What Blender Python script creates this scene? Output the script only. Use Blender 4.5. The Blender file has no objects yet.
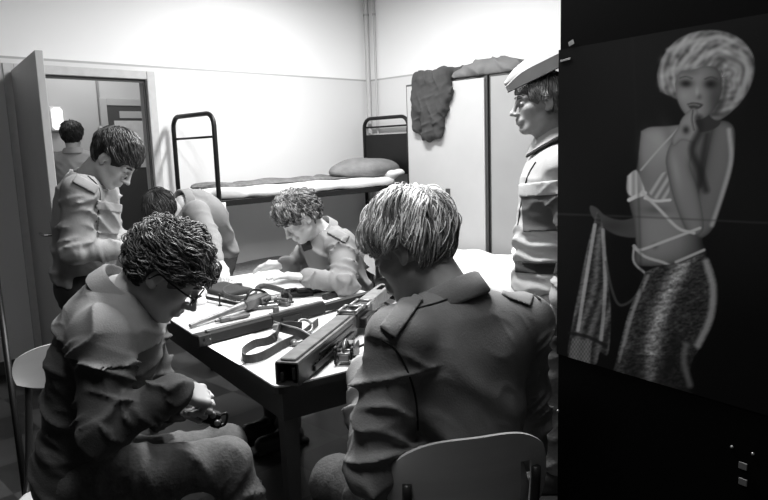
import bpy, math, random
import numpy as np
from mathutils import Vector, Matrix
random.seed(7)
RNG = np.random.RandomState(11)

# ------------------------------------------------------------------ camera
F_PX = 665.0; PITCH = math.radians(8.69); ROLL = math.radians(1.92)
CAM = np.array([0, 0, 1.45])
FW = np.array([0, math.cos(PITCH), -math.sin(PITCH)])
_r0 = np.array([1., 0, 0]); _u0 = np.cross(_r0, FW)
RT = math.cos(ROLL)*_r0 - math.sin(ROLL)*_u0
UP = math.sin(ROLL)*_r0 + math.cos(ROLL)*_u0
def ray(x, y): return FW + RT*(x-384)/F_PX - UP*(y-250)/F_PX
def pd(x, y, dep):
    """world point seen at photo pixel x, y whose world depth (Y) is dep"""
    d = ray(x, y); return CAM + d*dep/d[1]
def pz(x, y, z):
    """world point seen at photo pixel x, y whose height is z"""
    d = ray(x, y); return CAM + d*(z-CAM[2])/d[2]
def project(P):
    d = np.asarray(P) - CAM; z = d@FW
    return 384+F_PX*(d@RT)/z, 250-F_PX*(d@UP)/z

scn = bpy.context.scene
COL = scn.collection
cam_d = bpy.data.cameras.new('camera'); cam_o = bpy.data.objects.new('camera', cam_d); COL.objects.link(cam_o)
cam_d.sensor_width = 36; cam_d.lens = F_PX*36/768; cam_d.clip_start = .02
cam_o.matrix_world = Matrix(((RT[0], UP[0], -FW[0], CAM[0]), (RT[1], UP[1], -FW[1], CAM[1]), (RT[2], UP[2], -FW[2], CAM[2]), (0, 0, 0, 1)))
scn.camera = cam_o

# ------------------------------------------------------------------ world, lights, exposure
w = bpy.data.worlds.new('world'); scn.world = w; w.use_nodes = True
w.node_tree.nodes['Background'].inputs[0].default_value = (1, 1, 1, 1)
w.node_tree.nodes['Background'].inputs[1].default_value = 0.012
scn.view_settings.view_transform = 'Standard'; scn.view_settings.look = 'None'
scn.view_settings.exposure = 0.0; scn.view_settings.gamma = 1.0; scn.view_settings.use_curve_mapping = False

KC = np.array([-.1, 6.95])                     # far corner of the room, where the two walls meet
WU = np.array([.70711, .70711]); WV = np.array([.70711, -.70711])
def RM(a, b, z=0.):
    """room coordinates: a = distance from the right wall, b = distance from the back wall"""
    q = KC - a*WU + b*WV; return np.array([q[0], q[1], z])

def area_light(name, loc, size, power, target=None, sy=None):
    l = bpy.data.lights.new(name, 'AREA'); l.energy = power; l.size = size
    if sy: l.shape = 'RECTANGLE'; l.size_y = sy
    o = bpy.data.objects.new(name, l); COL.objects.link(o); o.location = loc
    if target is not None:
        o.rotation_euler = (Vector(target)-Vector(loc)).to_track_quat('-Z', 'Y').to_euler()
    return o
LAMP_POS = [(-.10, 2.65, 2.78), (-.1, 4.7, 2.95), (-.35, 1.15, 2.85)]  # the last one is an added weak fill near the camera
LAMP_W = [88, 92, 18]
for i, (lp, lw) in enumerate(zip(LAMP_POS, LAMP_W)):
    lo = area_light('ceiling_light_%d' % i, lp, 1.1, lw, (lp[0], lp[1], 0), .22)
    lo.rotation_euler = (0, 0, math.radians(-45))
l = bpy.data.lights.new('corridor_light', 'POINT'); l.energy = 36; l.shadow_soft_size = .15
lo = bpy.data.objects.new('corridor_light', l); COL.objects.link(lo); lo.location = RM(2.2, -1.0, 2.6)

# ------------------------------------------------------------------ materials
def mat(name, col, rough=.7, metal=0., noise=0., nscale=20., bump=0., bscale=200., spec=.5, stretch=None, vcol=False, sheen=0., col2=None, thr=None):
    m = bpy.data.materials.new(name); m.use_nodes = True
    nt = m.node_tree; b = nt.nodes['Principled BSDF']
    b.inputs['Roughness'].default_value = rough; b.inputs['Metallic'].default_value = metal
    b.inputs['Specular IOR Level'].default_value = spec
    if sheen: b.inputs['Sheen Weight'].default_value = sheen
    c = (col, col, col, 1)
    b.inputs['Base Color'].default_value = c
    tc = nt.nodes.new('ShaderNodeTexCoord'); mp = nt.nodes.new('ShaderNodeMapping')
    nt.links.new(tc.outputs['Object'], mp.inputs[0])
    if stretch: mp.inputs['Scale'].default_value = stretch
    src = None
    if noise or col2 is not None:
        n = nt.nodes.new('ShaderNodeTexNoise'); n.inputs['Scale'].default_value = nscale; n.inputs['Detail'].default_value = 5
        nt.links.new(mp.outputs[0], n.inputs['Vector'])
        r = nt.nodes.new('ShaderNodeValToRGB')
        lo_, hi_ = col*(1-noise), col*(1+noise)
        if col2 is not None: lo_, hi_ = col2, col
        r.color_ramp.elements[0].color = (lo_, lo_, lo_, 1); r.color_ramp.elements[1].color = (hi_, hi_, hi_, 1)
        r.color_ramp.elements[0].position = .3 if thr is None else thr; r.color_ramp.elements[1].position = .7 if thr is None else thr+.06
        nt.links.new(n.outputs[0], r.inputs[0]); src = r.outputs[0]
    if vcol:
        a = nt.nodes.new('ShaderNodeVertexColor'); a.layer_name = 'Col'
        if src:
            mx = nt.nodes.new('ShaderNodeMix'); mx.data_type = 'RGBA'; mx.blend_type = 'MULTIPLY'; mx.inputs[0].default_value = 1
            nt.links.new(src, mx.inputs[6]); nt.links.new(a.outputs[0], mx.inputs[7]); src = mx.outputs[2]
        else: src = a.outputs[0]
    if src: nt.links.new(src, b.inputs['Base Color'])
    if bump:
        n2 = nt.nodes.new('ShaderNodeTexNoise'); n2.inputs['Scale'].default_value = bscale; n2.inputs['Detail'].default_value = 4
        nt.links.new(mp.outputs[0], n2.inputs['Vector'])
        bp = nt.nodes.new('ShaderNodeBump'); bp.inputs['Strength'].default_value = bump; bp.inputs['Distance'].default_value = .01
        nt.links.new(n2.outputs[0], bp.inputs['Height']); nt.links.new(bp.outputs[0], b.inputs['Normal'])
    return m
def emis(name, col, s):
    m = bpy.data.materials.new(name); m.use_nodes = True; b = m.node_tree.nodes['Principled BSDF']
    b.inputs['Emission Color'].default_value = (col, col, col, 1); b.inputs['Emission Strength'].default_value = s
    return m
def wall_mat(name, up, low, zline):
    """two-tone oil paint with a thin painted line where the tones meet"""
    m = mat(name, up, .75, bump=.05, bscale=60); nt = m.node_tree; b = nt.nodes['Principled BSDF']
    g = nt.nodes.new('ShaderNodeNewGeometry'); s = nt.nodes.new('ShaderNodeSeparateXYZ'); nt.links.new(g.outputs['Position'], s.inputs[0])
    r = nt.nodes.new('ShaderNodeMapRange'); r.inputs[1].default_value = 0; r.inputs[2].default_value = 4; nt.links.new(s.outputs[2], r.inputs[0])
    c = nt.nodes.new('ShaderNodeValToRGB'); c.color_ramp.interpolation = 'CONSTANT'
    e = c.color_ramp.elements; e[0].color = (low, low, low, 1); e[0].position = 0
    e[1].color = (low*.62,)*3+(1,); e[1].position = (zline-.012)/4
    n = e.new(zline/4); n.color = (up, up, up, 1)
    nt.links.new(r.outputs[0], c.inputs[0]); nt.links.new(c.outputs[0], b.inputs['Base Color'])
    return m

M = {}
M['wall'] = wall_mat('wall_paint', .86, .70, 2.13)
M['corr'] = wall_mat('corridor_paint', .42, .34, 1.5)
M['ceiling'] = mat('ceiling_paint', .7, .9)
M['door'] = mat('door_paint', .36, .45, noise=.05, nscale=3)
M['frame'] = mat('door_frame_paint', .5, .5, noise=.06)
M['darkframe'] = mat('dark_frame', .05, .5)
M['iron'] = mat('black_enamelled_tube', .008, .4, spec=.3)
M['locker'] = mat('locker_enamel', .44, .42, noise=.04, nscale=3)
M['locker2'] = mat('locker_enamel_grey', .30, .42, noise=.05, nscale=3)
M['blacklocker'] = mat('black_locker', .003, .7, spec=.04)
M['tabletop'] = mat('table_laminate', .6, .35, noise=.05, nscale=6)
M['tableedge'] = mat('table_apron', .013, .5)
M['tableleg'] = mat('table_leg', .035, .45)
M['paper'] = mat('paper', .88, .85, bump=.1, bscale=30)
M['sheet'] = mat('white_linen', .85, .9, bump=.3, bscale=25)
M['blanket'] = mat('grey_blanket', .16, .95, noise=.3, nscale=30, bump=.4, bscale=80)
M['pillow'] = mat('grey_pillow', .2, .95, noise=.15, nscale=12, bump=.4, bscale=60)
M['metal'] = mat('parkerised_steel', .13, .38, .6, noise=.35, nscale=25)
M['metal_l'] = mat('worn_bright_steel', .25, .35, .6, noise=.3, nscale=30)
M['metal_d'] = mat('blued_steel', .014, .4, .2, spec=.3)
M['plastic'] = mat('dark_handguard_plastic', .014, .55, spec=.2)
M['strap'] = mat('webbing_strap', .05, .75, noise=.3, nscale=60)
M['wood'] = mat('chair_plywood', .55, .35, noise=.06, nscale=2, stretch=(1, 1, 12))
M['chairframe'] = mat('chair_tube', .02, .35)
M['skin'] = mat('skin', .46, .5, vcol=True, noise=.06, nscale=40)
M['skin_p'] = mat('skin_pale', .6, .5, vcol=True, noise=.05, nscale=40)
M['skin_d'] = mat('skin_shaded', .24, .55, vcol=True, noise=.06, nscale=40)  # darker skin copy, shade on the capped soldier's face put into the colour
M['boot'] = mat('black_leather', .012, .35)
M['trouser'] = mat('wool_trousers', .06, .95, noise=.15, nscale=60, bump=.25, bscale=120)
M['trouser_l'] = mat('grey_trousers', .12, .95, noise=.15, nscale=60, bump=.25, bscale=120)
M['trouser_k'] = mat('black_trousers', .015, .95)
def cloth(name, c): return mat(name, c, .92, noise=.10, nscale=9, bump=.16, bscale=220)
def hairm(name): return mat(name, .5, .48, vcol=True, spec=.45)
M['hair'] = hairm('hair')
M['button'] = mat('button', .3, .4)
M['piping'] = mat('dark_piping', .012, .8)
M['glass_rim'] = mat('spectacle_frame', .008, .3)

# ------------------------------------------------------------------ object helpers
def tag(o, label=None, cat=None, group=None, kind=None):
    if label: o['label'] = label
    if cat: o['category'] = cat
    if group: o['group'] = group
    if kind: o['kind'] = kind
    return o
def empty(name, loc=(0, 0, 0), rotz=0.):
    o = bpy.data.objects.new(name, None); COL.objects.link(o); o.location = loc; o.rotation_euler = (0, 0, rotz)
    o.empty_display_size = .05
    return o
def world_of(o):
    m = Matrix.LocRotScale(o.location, o.rotation_euler, None)
    return world_of(o.parent) @ m if o.parent else m
def obj(name, verts, faces, m, parent=None, smooth=False, cols=None, local=False):
    """one mesh object; vertices are world coordinates unless local"""
    me = bpy.data.meshes.new(name)
    verts = np.asarray(verts, float)
    if parent is not None and not local:
        mi = np.array(world_of(parent).inverted()); verts = verts@mi[:3, :3].T + mi[:3, 3]
        base = np.zeros(3)
    elif parent is None and not local:
        base = np.array([(verts[:, 0].min()+verts[:, 0].max())/2, (verts[:, 1].min()+verts[:, 1].max())/2, verts[:, 2].min()])
        verts = verts - base
    else: base = np.zeros(3)
    me.from_pydata(verts.tolist(), [], [tuple(int(i) for i in f) for f in faces])
    if smooth: me.polygons.foreach_set('use_smooth', [True]*len(me.polygons))
    if cols is not None:
        ca = me.color_attributes.new('Col', 'FLOAT_COLOR', 'POINT')
        c = np.ones((len(verts), 4), np.float32); cc = np.asarray(cols, np.float32)
        c[:, :3] = cc[:, None] if cc.ndim == 1 else cc
        ca.data.foreach_set('color', c.ravel())
    me.materials.append(m); me.update()
    o = bpy.data.objects.new(name, me); COL.objects.link(o); o.location = base
    if parent is not None: o.parent = parent
    return o
class MB:
    """collects shapes into one mesh"""
    def __init__(s): s.v = []; s.f = []; s.c = []
    def add(s, v, f, c=1.):
        n = len(s.v); s.v += [tuple(map(float, p)) for p in v]; s.f += [tuple(i+n for i in q) for q in f]; s.c += [c]*len(v)
    def box(s, c, h, ax=None, bev=0., c_=1.):
        """bevelled box: centre, half sizes, axes rows"""
        ax = np.eye(3) if ax is None else np.asarray(ax, float); c = np.asarray(c, float); h = np.asarray(h, float)
        b = min(bev, h.min()*.9)
        if b <= 0:
            L = [(x, y, z) for x in (-1, 1) for y in (-1, 1) for z in (-1, 1)]
            v = [c + (np.array(l)*h)@ax for l in L]
            s.add(v, [(0, 1, 3, 2), (4, 6, 7, 5), (0, 4, 5, 1), (2, 3, 7, 6), (0, 2, 6, 4), (1, 5, 7, 3)], c_); return
        v = []; idx = {}
        for sx in (-1, 1):
            for sy in (-1, 1):
                for sz in (-1, 1):
                    for k in range(3):
                        q = np.array([sx, sy, sz])*(h-b); q[k] = [sx, sy, sz][k]*h[k]
                        idx[(sx, sy, sz, k)] = len(v); v.append(c+q@ax)
        f = []
        for k in range(3):
            i, j = (k+1) % 3, (k+2) % 3
            for sg in (-1, 1):
                q = []
                for a, b2 in ((-1, -1), (1, -1), (1, 1), (-1, 1)):
                    t = [0, 0, 0]; t[k] = sg; t[i] = a; t[j] = b2; q.append(idx[(*t, k)])
                f.append(q if sg > 0 else q[::-1])
        for k in range(3):      # edges parallel to axis k
            i, j = (k+1) % 3, (k+2) % 3
            for a in (-1, 1):
                for b2 in (-1, 1):
                    t0 = [0]*3; t0[i] = a; t0[j] = b2; t1 = list(t0); t0[k] = -1; t1[k] = 1
                    q = [idx[(*t0, i)], idx[(*t1, i)], idx[(*t1, j)], idx[(*t0, j)]]
                    f.append(q if a*b2 < 0 else q[::-1])
        for sx in (-1, 1):
            for sy in (-1, 1):
                for sz in (-1, 1):
                    q = [idx[(sx, sy, sz, k)] for k in range(3)]; f.append(q if sx*sy*sz > 0 else q[::-1])
        s.add(v, f, c_)
    def tube(s, pts, r, n=10, c_=1., r2=None, squash=None):
        """swept round (or squashed) tube through points; r may be a list"""
        pts = [np.asarray(p, float) for p in pts]; m = len(pts)
        rs = r if hasattr(r, '__len__') else [r]*m
        up = np.array([0, 0, 1.]); v = []; prev = None
        for i, p in enumerate(pts):
            t = pts[min(i+1, m-1)]-pts[max(i-1, 0)]; t = t/(np.linalg.norm(t)+1e-9)
            a = up if prev is None else prev
            if prev is None and abs(t@up) > .95: a = np.array([1., 0, 0])
            b = np.cross(t, a); b /= np.linalg.norm(b)+1e-9; a = np.cross(b, t); prev = a
            for k in range(n):
                th = 2*math.pi*k/n; sq = 1 if squash is None else squash
                v.append(p+rs[i]*(math.cos(th)*b+math.sin(th)*a*sq))
        f = [(i*n+k, i*n+(k+1) % n, (i+1)*n+(k+1) % n, (i+1)*n+k) for i in range(m-1) for k in range(n)]
        f.append(tuple(range(n))[::-1]); f.append(tuple((m-1)*n+k for k in range(n)))
        s.add(v, f, c_)
    def ribbon(s, pts, side, w, t, c_=1.):
        """flat strap: centre points, side vectors, half width, half thickness"""
        pts = [np.asarray(p, float) for p in pts]; m = len(pts); v = []
        for i, p in enumerate(pts):
            tg = pts[min(i+1, m-1)]-pts[max(i-1, 0)]; tg /= np.linalg.norm(tg)+1e-9
            sd = np.asarray(side[i] if np.ndim(side) > 1 else side, float); sd = sd-tg*(sd@tg); sd /= np.linalg.norm(sd)+1e-9
            nn = np.cross(tg, sd)
            for a, b in ((-1, -1), (1, -1), (1, 1), (-1, 1)): v.append(p+sd*w*a+nn*t*b)
        f = [(i*4+k, i*4+(k+1) % 4, i*4+4+(k+1) % 4, i*4+4+k) for i in range(m-1) for k in range(4)]
        f += [(3, 2, 1, 0), tuple((m-1)*4+k for k in range(4))]; s.add(v, f, c_)
    def prism(s, poly, o, ax, ay, depth, c_=1.):
        """extruded outline: poly in (ax, ay) plane at o, thickness vector depth"""
        o = np.asarray(o, float); ax = np.asarray(ax, float); ay = np.asarray(ay, float); dp = np.asarray(depth, float); n = len(poly)
        v = [o+ax*x+ay*y for x, y in poly]+[o+ax*x+ay*y+dp for x, y in poly]
        s.add(v, [tuple(range(n))[::-1], tuple(range(n, 2*n))]+[(i, (i+1) % n, (i+1) % n+n, i+n) for i in range(n)], c_)
    def lathe(s, c, axis, prof, n=16, c_=1.):
        ax = np.asarray(axis, float); ax /= np.linalg.norm(ax); a = np.array([0, 0, 1.]) if abs(ax[2]) < .9 else np.array([1., 0, 0])
        b = np.cross(ax, a); b /= np.linalg.norm(b); a = np.cross(b, ax); v = []
        for h, r in prof:
            for k in range(n):
                th = 2*math.pi*k/n; v.append(np.asarray(c)+ax*h+r*(math.cos(th)*b+math.sin(th)*a))
        m = len(prof); f = [(i*n+k, i*n+(k+1) % n, (i+1)*n+(k+1) % n, (i+1)*n+k) for i in range(m-1) for k in range(n)]
        f += [tuple(range(n))[::-1], tuple((m-1)*n+k for k in range(n))]; s.add(v, f, c_)
    def build(s, name, m, parent=None, smooth=False):
        return obj(name, s.v, s.f, m, parent, smooth)
def autosmooth(o, deg=35):
    o.data.polygons.foreach_set('use_smooth', [True]*len(o.data.polygons))
    try: o.data.set_sharp_from_angle(angle=math.radians(deg))
    except Exception: pass
    return o
def spline(pts, n=8):
    """Catmull-Rom through points"""
    P = [np.asarray(p, float) for p in pts]; P = [2*P[0]-P[1]]+P+[2*P[-1]-P[-2]]; out = []
    for i in range(1, len(P)-2):
        for k in range(n):
            t = k/n; a, b, c, d = P[i-1:i+3]
            out.append(.5*((2*b)+(c-a)*t+(2*a-5*b+4*c-d)*t*t+(3*b-a-3*c+d)*t**3))
    out.append(P[-2]); return out
def nrm(v): v = np.asarray(v, float); return v/(np.linalg.norm(v)+1e-12)

# ------------------------------------------------------------------ signed-distance modelling (bodies, clothes, soft things)
class Sdf:
    BIG = .06
    def __init__(s): s.p = []
    def _add(s, fn, lo, hi, k, op): s.p.append((fn, np.asarray(lo, float), np.asarray(hi, float), k, op)); return s
    def cone(s, a, b, ra, rb, k=.02, op='u', fold=None, flat=None):
        a = np.asarray(a, float); b = np.asarray(b, float); ba = b-a; l2 = ba@ba+1e-12; R = max(ra, rb)
        t = ba/math.sqrt(l2); ref = nrm(np.cross(t, [0.3, .2, 1.])); ref2 = np.cross(t, ref); L = math.sqrt(l2)
        def fn(X, Y, Z):
            x = X-a[0]; y = Y-a[1]; z = Z-a[2]
            h = np.clip((x*ba[0]+y*ba[1]+z*ba[2])/l2, 0, 1)
            x = x-h*ba[0]; y = y-h*ba[1]; z = z-h*ba[2]
            if flat is not None:
                fx = nrm(flat[0]); q = x*fx[0]+y*fx[1]+z*fx[2]; g = (1/flat[1]-1)*q
                d = np.sqrt((x+g*fx[0])**2+(y+g*fx[1])**2+(z+g*fx[2])**2)
            else: d = np.sqrt(x*x+y*y+z*z)
            r = ra+(rb-ra)*h; d = d-r
            if fold is not None:
                amp, fr, seed = fold
                q1 = (x*ref[0]+y*ref[1]+z*ref[2])/R; q2 = (x*ref2[0]+y*ref2[1]+z*ref2[2])/R
                ax_ = 6.283*fr*L*h
                s1 = ax_+1.9*q1+seed+1.1*np.sin(2.6*q2+seed); s2 = ax_*.62-2.3*q2+2.3*seed+.8*np.sin(3*q1+ax_*.4)
                m1 = .5+.5*np.sin(ax_*.31+2*q2+seed*3); m2 = .5+.5*np.sin(ax_*.23-2.3*q1+seed*5)
                f = 1.5*(1-np.abs(np.sin(s1*.5)))**2*m1+2.0*(1-np.abs(np.sin(s2*.5)))**2*m2-.45
                d = d-amp*f
            return d
        m = R*(1.0 if flat is None else 1)+ (fold[0]*2 if fold else 0)
        return s._add(fn, np.minimum(a, b)-m, np.maximum(a, b)+m, k, op)
    def ell(s, c, r, ax=None, k=.02, op='u', fold=None):
        c = np.asarray(c, float); r = np.asarray(r, float); ax = np.eye(3) if ax is None else np.asarray(ax, float)
        def fn(X, Y, Z):
            x = X-c[0]; y = Y-c[1]; z = Z-c[2]
            q = [(x*ax[i, 0]+y*ax[i, 1]+z*ax[i, 2])/r[i] for i in range(3)]
            k0 = np.sqrt(q[0]**2+q[1]**2+q[2]**2)+1e-6; k1 = np.sqrt((q[0]/r[0])**2+(q[1]/r[1])**2+(q[2]/r[2])**2)+1e-6
            d = k0*(k0-1)/k1
            if fold is not None: d = d-fold(X, Y, Z)
            return d
        ext = np.sqrt(((ax*r[:, None])**2).sum(0))
        return s._add(fn, c-ext-.01, c+ext+.01, k, op)
    def box(s, c, h, ax=None, rad=.005, k=.01, op='u'):
        c = np.asarray(c, float); h = np.asarray(h, float); ax = np.eye(3) if ax is None else np.asarray(ax, float)
        def fn(X, Y, Z):
            x = X-c[0]; y = Y-c[1]; z = Z-c[2]
            q = [np.abs(x*ax[i, 0]+y*ax[i, 1]+z*ax[i, 2])-(h[i]-rad) for i in range(3)]
            return np.sqrt(np.maximum(q[0], 0)**2+np.maximum(q[1], 0)**2+np.maximum(q[2], 0)**2)+np.minimum(np.maximum(q[0], np.maximum(q[1], q[2])), 0)-rad
        ext = np.sqrt(((ax*h[:, None])**2).sum(0))
        return s._add(fn, c-ext, c+ext, k, op)
    def plane(s, p, n):
        """cut away everything on the side n points to"""
        p = np.asarray(p, float); n = nrm(n)
        def fn(X, Y, Z): return -((X-p[0])*n[0]+(Y-p[1])*n[1]+(Z-p[2])*n[2])
        return s._add(fn, (-99,)*3, (99,)*3, .004, 's')
    def bounds(s):
        lo = np.min([p[1] for p in s.p if p[4] == 'u'], 0); hi = np.max([p[2] for p in s.p if p[4] == 'u'], 0); return lo-.03, hi+.03
    def grid(s, lo, hi, h):
        n = np.maximum(np.ceil((np.asarray(hi)-lo)/h).astype(int)+1, 4)
        ax = [(lo[i]+h*np.arange(n[i])).astype(np.float32) for i in range(3)]
        Fd = np.full(n, s.BIG, np.float32)
        for fn, pl, ph, k, op in s.p:
            mg = s.BIG*.8+k
            i0 = np.clip(np.floor((pl-mg-lo)/h).astype(int), 0, n); i1 = np.clip(np.ceil((ph+mg-lo)/h).astype(int)+1, 0, n)
            if (i1 <= i0).any(): continue
            X = ax[0][i0[0]:i1[0]][:, None, None]; Y = ax[1][i0[1]:i1[1]][None, :, None]; Z = ax[2][i0[2]:i1[2]][None, None, :]
            d = fn(X, Y, Z).astype(np.float32); sl = tuple(slice(i0[i], i1[i]) for i in range(3)); g = Fd[sl]
            if op == 'u':
                hh = np.clip(.5+.5*(g-d)/k, 0, 1); Fd[sl] = g*(1-hh)+d*hh-k*hh*(1-hh)
            else:
                d = -d; hh = np.clip(.5-.5*(g-d)/k, 0, 1); Fd[sl] = g*(1-hh)+d*hh+k*hh*(1-hh)
        return ax, Fd
def surface_net(ax, Fd):
    Fd = Fd.copy(); 
    for a in range(3):
        sl = [slice(None)]*3; sl[a] = 0; Fd[tuple(sl)] = np.maximum(Fd[tuple(sl)], .001); sl[a] = -1; Fd[tuple(sl)] = np.maximum(Fd[tuple(sl)], .001)
    ins = Fd < 0
    c = np.zeros(tuple(np.array(Fd.shape)-1), np.int8)
    for i in (0, 1):
        for j in (0, 1):
            for k in (0, 1): c += ins[i:i+c.shape[0], j:j+c.shape[1], k:k+c.shape[2]]
    I = np.argwhere((c > 0) & (c < 8))
    if len(I) == 0: return np.zeros((0, 3)), []
    vid = np.full(c.shape, -1, np.int64); vid[tuple(I.T)] = np.arange(len(I))
    cs = {}
    for i in (0, 1):
        for j in (0, 1):
            for k in (0, 1): cs[(i, j, k)] = Fd[I[:, 0]+i, I[:, 1]+j, I[:, 2]+k]
    acc = np.zeros((len(I), 3)); cnt = np.zeros(len(I))
    keys = list(cs)
    for p in keys:
        for a in range(3):
            if p[a] == 0:
                q = list(p); q[a] = 1; q = tuple(q); A, B = cs[p], cs[q]; m = (A < 0) != (B < 0)
                t = np.where(m, A/np.where(m, A-B, 1), 0); pos = np.tile(np.array(p, float), (len(I), 1)); pos[:, a] += t
                acc += pos*m[:, None]; cnt += m
    h = ax[0][1]-ax[0][0]; lo = np.array([a[0] for a in ax], float)
    V = lo+(I+acc/cnt[:, None])*h
    Fc = []
    for a in range(3):
        b, c2 = (a+1) % 3, (a+2) % 3
        s0 = [slice(1, -1)]*3; s0[a] = slice(0, -1); s1 = [slice(1, -1)]*3; s1[a] = slice(1, None)
        A = ins[tuple(s0)]; B = ins[tuple(s1)]
        for m, flip in ((A & ~B, False), (~A & B, True)):
            E = np.argwhere(m)
            if not len(E): continue
            E = E+1; E[:, a] -= 1
            q = []
            for db, dc in ((-1, -1), (0, -1), (0, 0), (-1, 0)):
                G = E.copy(); G[:, b] += db; G[:, c2] += dc; q.append(vid[tuple(G.T)])
            q = np.stack(q, 1)
            Fc.append(q[:, ::-1] if flip else q)
    return V, np.concatenate(Fc)
def sdf_obj(name, s, h, m, parent=None, lo=None, hi=None, post=None, colf=None, extra=None):
    l, u = s.bounds()
    if lo is not None: l = np.asarray(lo, float)
    if hi is not None: u = np.asarray(hi, float)
    ax, G = s.grid(l, u, h)
    if post: G = post(G, ax[0][:, None, None], ax[1][None, :, None], ax[2][None, None, :])
    V, Fc = surface_net(ax, G)
    if extra is not None:
        n = len(V)
        for (v2, f2) in extra: V = np.concatenate([V, v2]) if len(V) else v2; Fc = np.concatenate([Fc, f2+n]) if n else f2; n = len(V)
    return obj(name, V, Fc, m, parent, True, cols=None if colf is None else colf(V))
def ridged(X, Y, Z, seed, fr, d=(0, 0, 1.), e=(1., 0, 0), warp=1.2):
    """patchy sharp-crested cloth folds running across direction d, 0..1"""
    a = X*d[0]+Y*d[1]+Z*d[2]; b = X*e[0]+Y*e[1]+Z*e[2]; rs = np.random.RandomState(seed); k = rs.uniform(-1, 1, 8)
    w1 = np.sin(fr*.33*b+3*k[0]+fr*.2*a)+.6*np.sin(fr*.55*(X*k[1]+Y*k[2]+Z*k[3])+5*k[4])
    p1 = fr*a+warp*w1; p2 = fr*.6*(a*.8+b*.55)+warp*1.3*np.sin(fr*.3*a+4*k[5])+3*k[6]; m = .5+.5*np.sin(fr*.22*(a+1.4*b)+6*k[7]); m2 = .5+.5*np.sin(fr*.27*(a-b)+5*k[1])
    return (1-np.abs(np.sin(p1*.5)))**2*m+(1-np.abs(np.sin(p2*.5)))**2*m2
def rotv(v, axis, ang):
    v = np.asarray(v, float); a = nrm(axis); return v*math.cos(ang)+np.cross(a, v)*math.sin(ang)+a*(a@v)*(1-math.cos(ang))

def frame3(f, u):
    f = nrm(f); u = np.asarray(u, float); u = nrm(u-f*(u@f)); l = np.cross(u, f); return np.array([f, l, u])

def head_sdf(s, o, A, sc=1., eyes_open=False):
    """human head at o (between the ears); A rows: forward, left, up"""
    P = lambda f, l, u: o+sc*(f*A[0]+l*A[1]+u*A[2])
    r = lambda *x: np.array(x)*sc
    s.ell(P(-.012, 0, .034), r(.097, .075, .086), A, k=.02*sc)
    s.ell(P(.026, 0, -.04), r(.06, .058, .076), A, k=.03*sc)
    s.cone(P(.004, .047, -.062), P(.062, .016, -.1), .018*sc, .018*sc, k=.02*sc)
    s.cone(P(.004, -.047, -.062), P(.062, -.016, -.1), .018*sc, .018*sc, k=.02*sc)
    s.ell(P(.073, 0, -.1), r(.018, .022, .017), A, k=.015*sc)
    for g in (-1, 1):
        s.ell(P(.053, g*.04, -.024), r(.026, .022, .02), A, k=.02*sc)
        s.cone(P(.083, g*.012, .016), P(.07, g*.045, .018), .010*sc, .010*sc, k=.014*sc)
        s.ell(P(.094, g*.031, -.002), r(.018, .018, .013), A, k=.012*sc, op='s')
        s.ell(P(.073, g*.031, -.002), r(.0135, .0145, .0125), A, k=.003*sc)
        s.cone(P(.0865, g*.022, -.004), P(.0835, g*.042, -.004), .0018*sc, .0018*sc, k=.003*sc)
    s.cone(P(.088, 0, .012), P(.112, 0, -.034), .008*sc, .009*sc, k=.01*sc)
    s.ell(P(.115, 0, -.037), r(.011, .011, .009), A, k=.006*sc)
    for g in (-1, 1):
        s.ell(P(.1, g*.012, -.041), r(.012, .007, .008), A, k=.006*sc)
        s.ell(P(.104, g*.007, -.049), r(.006, .003, .003), A, k=.003*sc, op='s')
    s.ell(P(.088, 0, -.067), r(.012, .026, .018), A, k=.012*sc)
    s.cone(P(.098, 0, -.061), P(.086, .022, -.066), .0055*sc, .003*sc, k=.005*sc)
    s.cone(P(.098, 0, -.061), P(.086, -.022, -.066), .0055*sc, .003*sc, k=.005*sc)
    s.cone(P(.0955, -.008, -.074), P(.0955, .008, -.074), .0065*sc, .0065*sc, k=.005*sc)
    s.cone(P(.105, -.02, -.0675), P(.105, .02, -.0675), .0022*sc, .0022*sc, k=.004*sc, op='s')
    for g in (-1, 1):
        E = np.array([A[0], A[1], A[2]])
        E = np.array([rotv(e, A[1], .25) for e in E]); E = np.array([rotv(e, A[2], -g*.3) for e in E])
        s.ell(P(-.008, g*.077, -.006), r(.018, .007, .032), E, k=.006*sc)
        s.ell(P(-.002, g*.087, -.004), r(.009, .008, .019), E, k=.004*sc, op='s')
        s.ell(P(-.002, g*.074, -.032), r(.009, .006, .01), E, k=.006*sc)
    return P
def head_cols(V, o, A, sc=1., stubble=.0):
    q = (V-o)/sc; f, l, u = q@A[0], q@A[1], q@A[2]
    c = np.ones(len(V))
    def blob(cf, cl, cu, rf, rl, ru, k):
        d = ((f-cf)/rf)**2+((np.abs(l)-cl)/rl)**2+((u-cu)/ru)**2
        c[:] *= 1-(1-k)*np.clip(1.3-d, 0, 1)
    blob(.099, 0, -.067, .008, .024, .008, .72)
    blob(.088, .03, .019, .02, .02, .0045, .35)
    blob(.086, .031, -.004, .01, .014, .003, .3)
    return c

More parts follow.
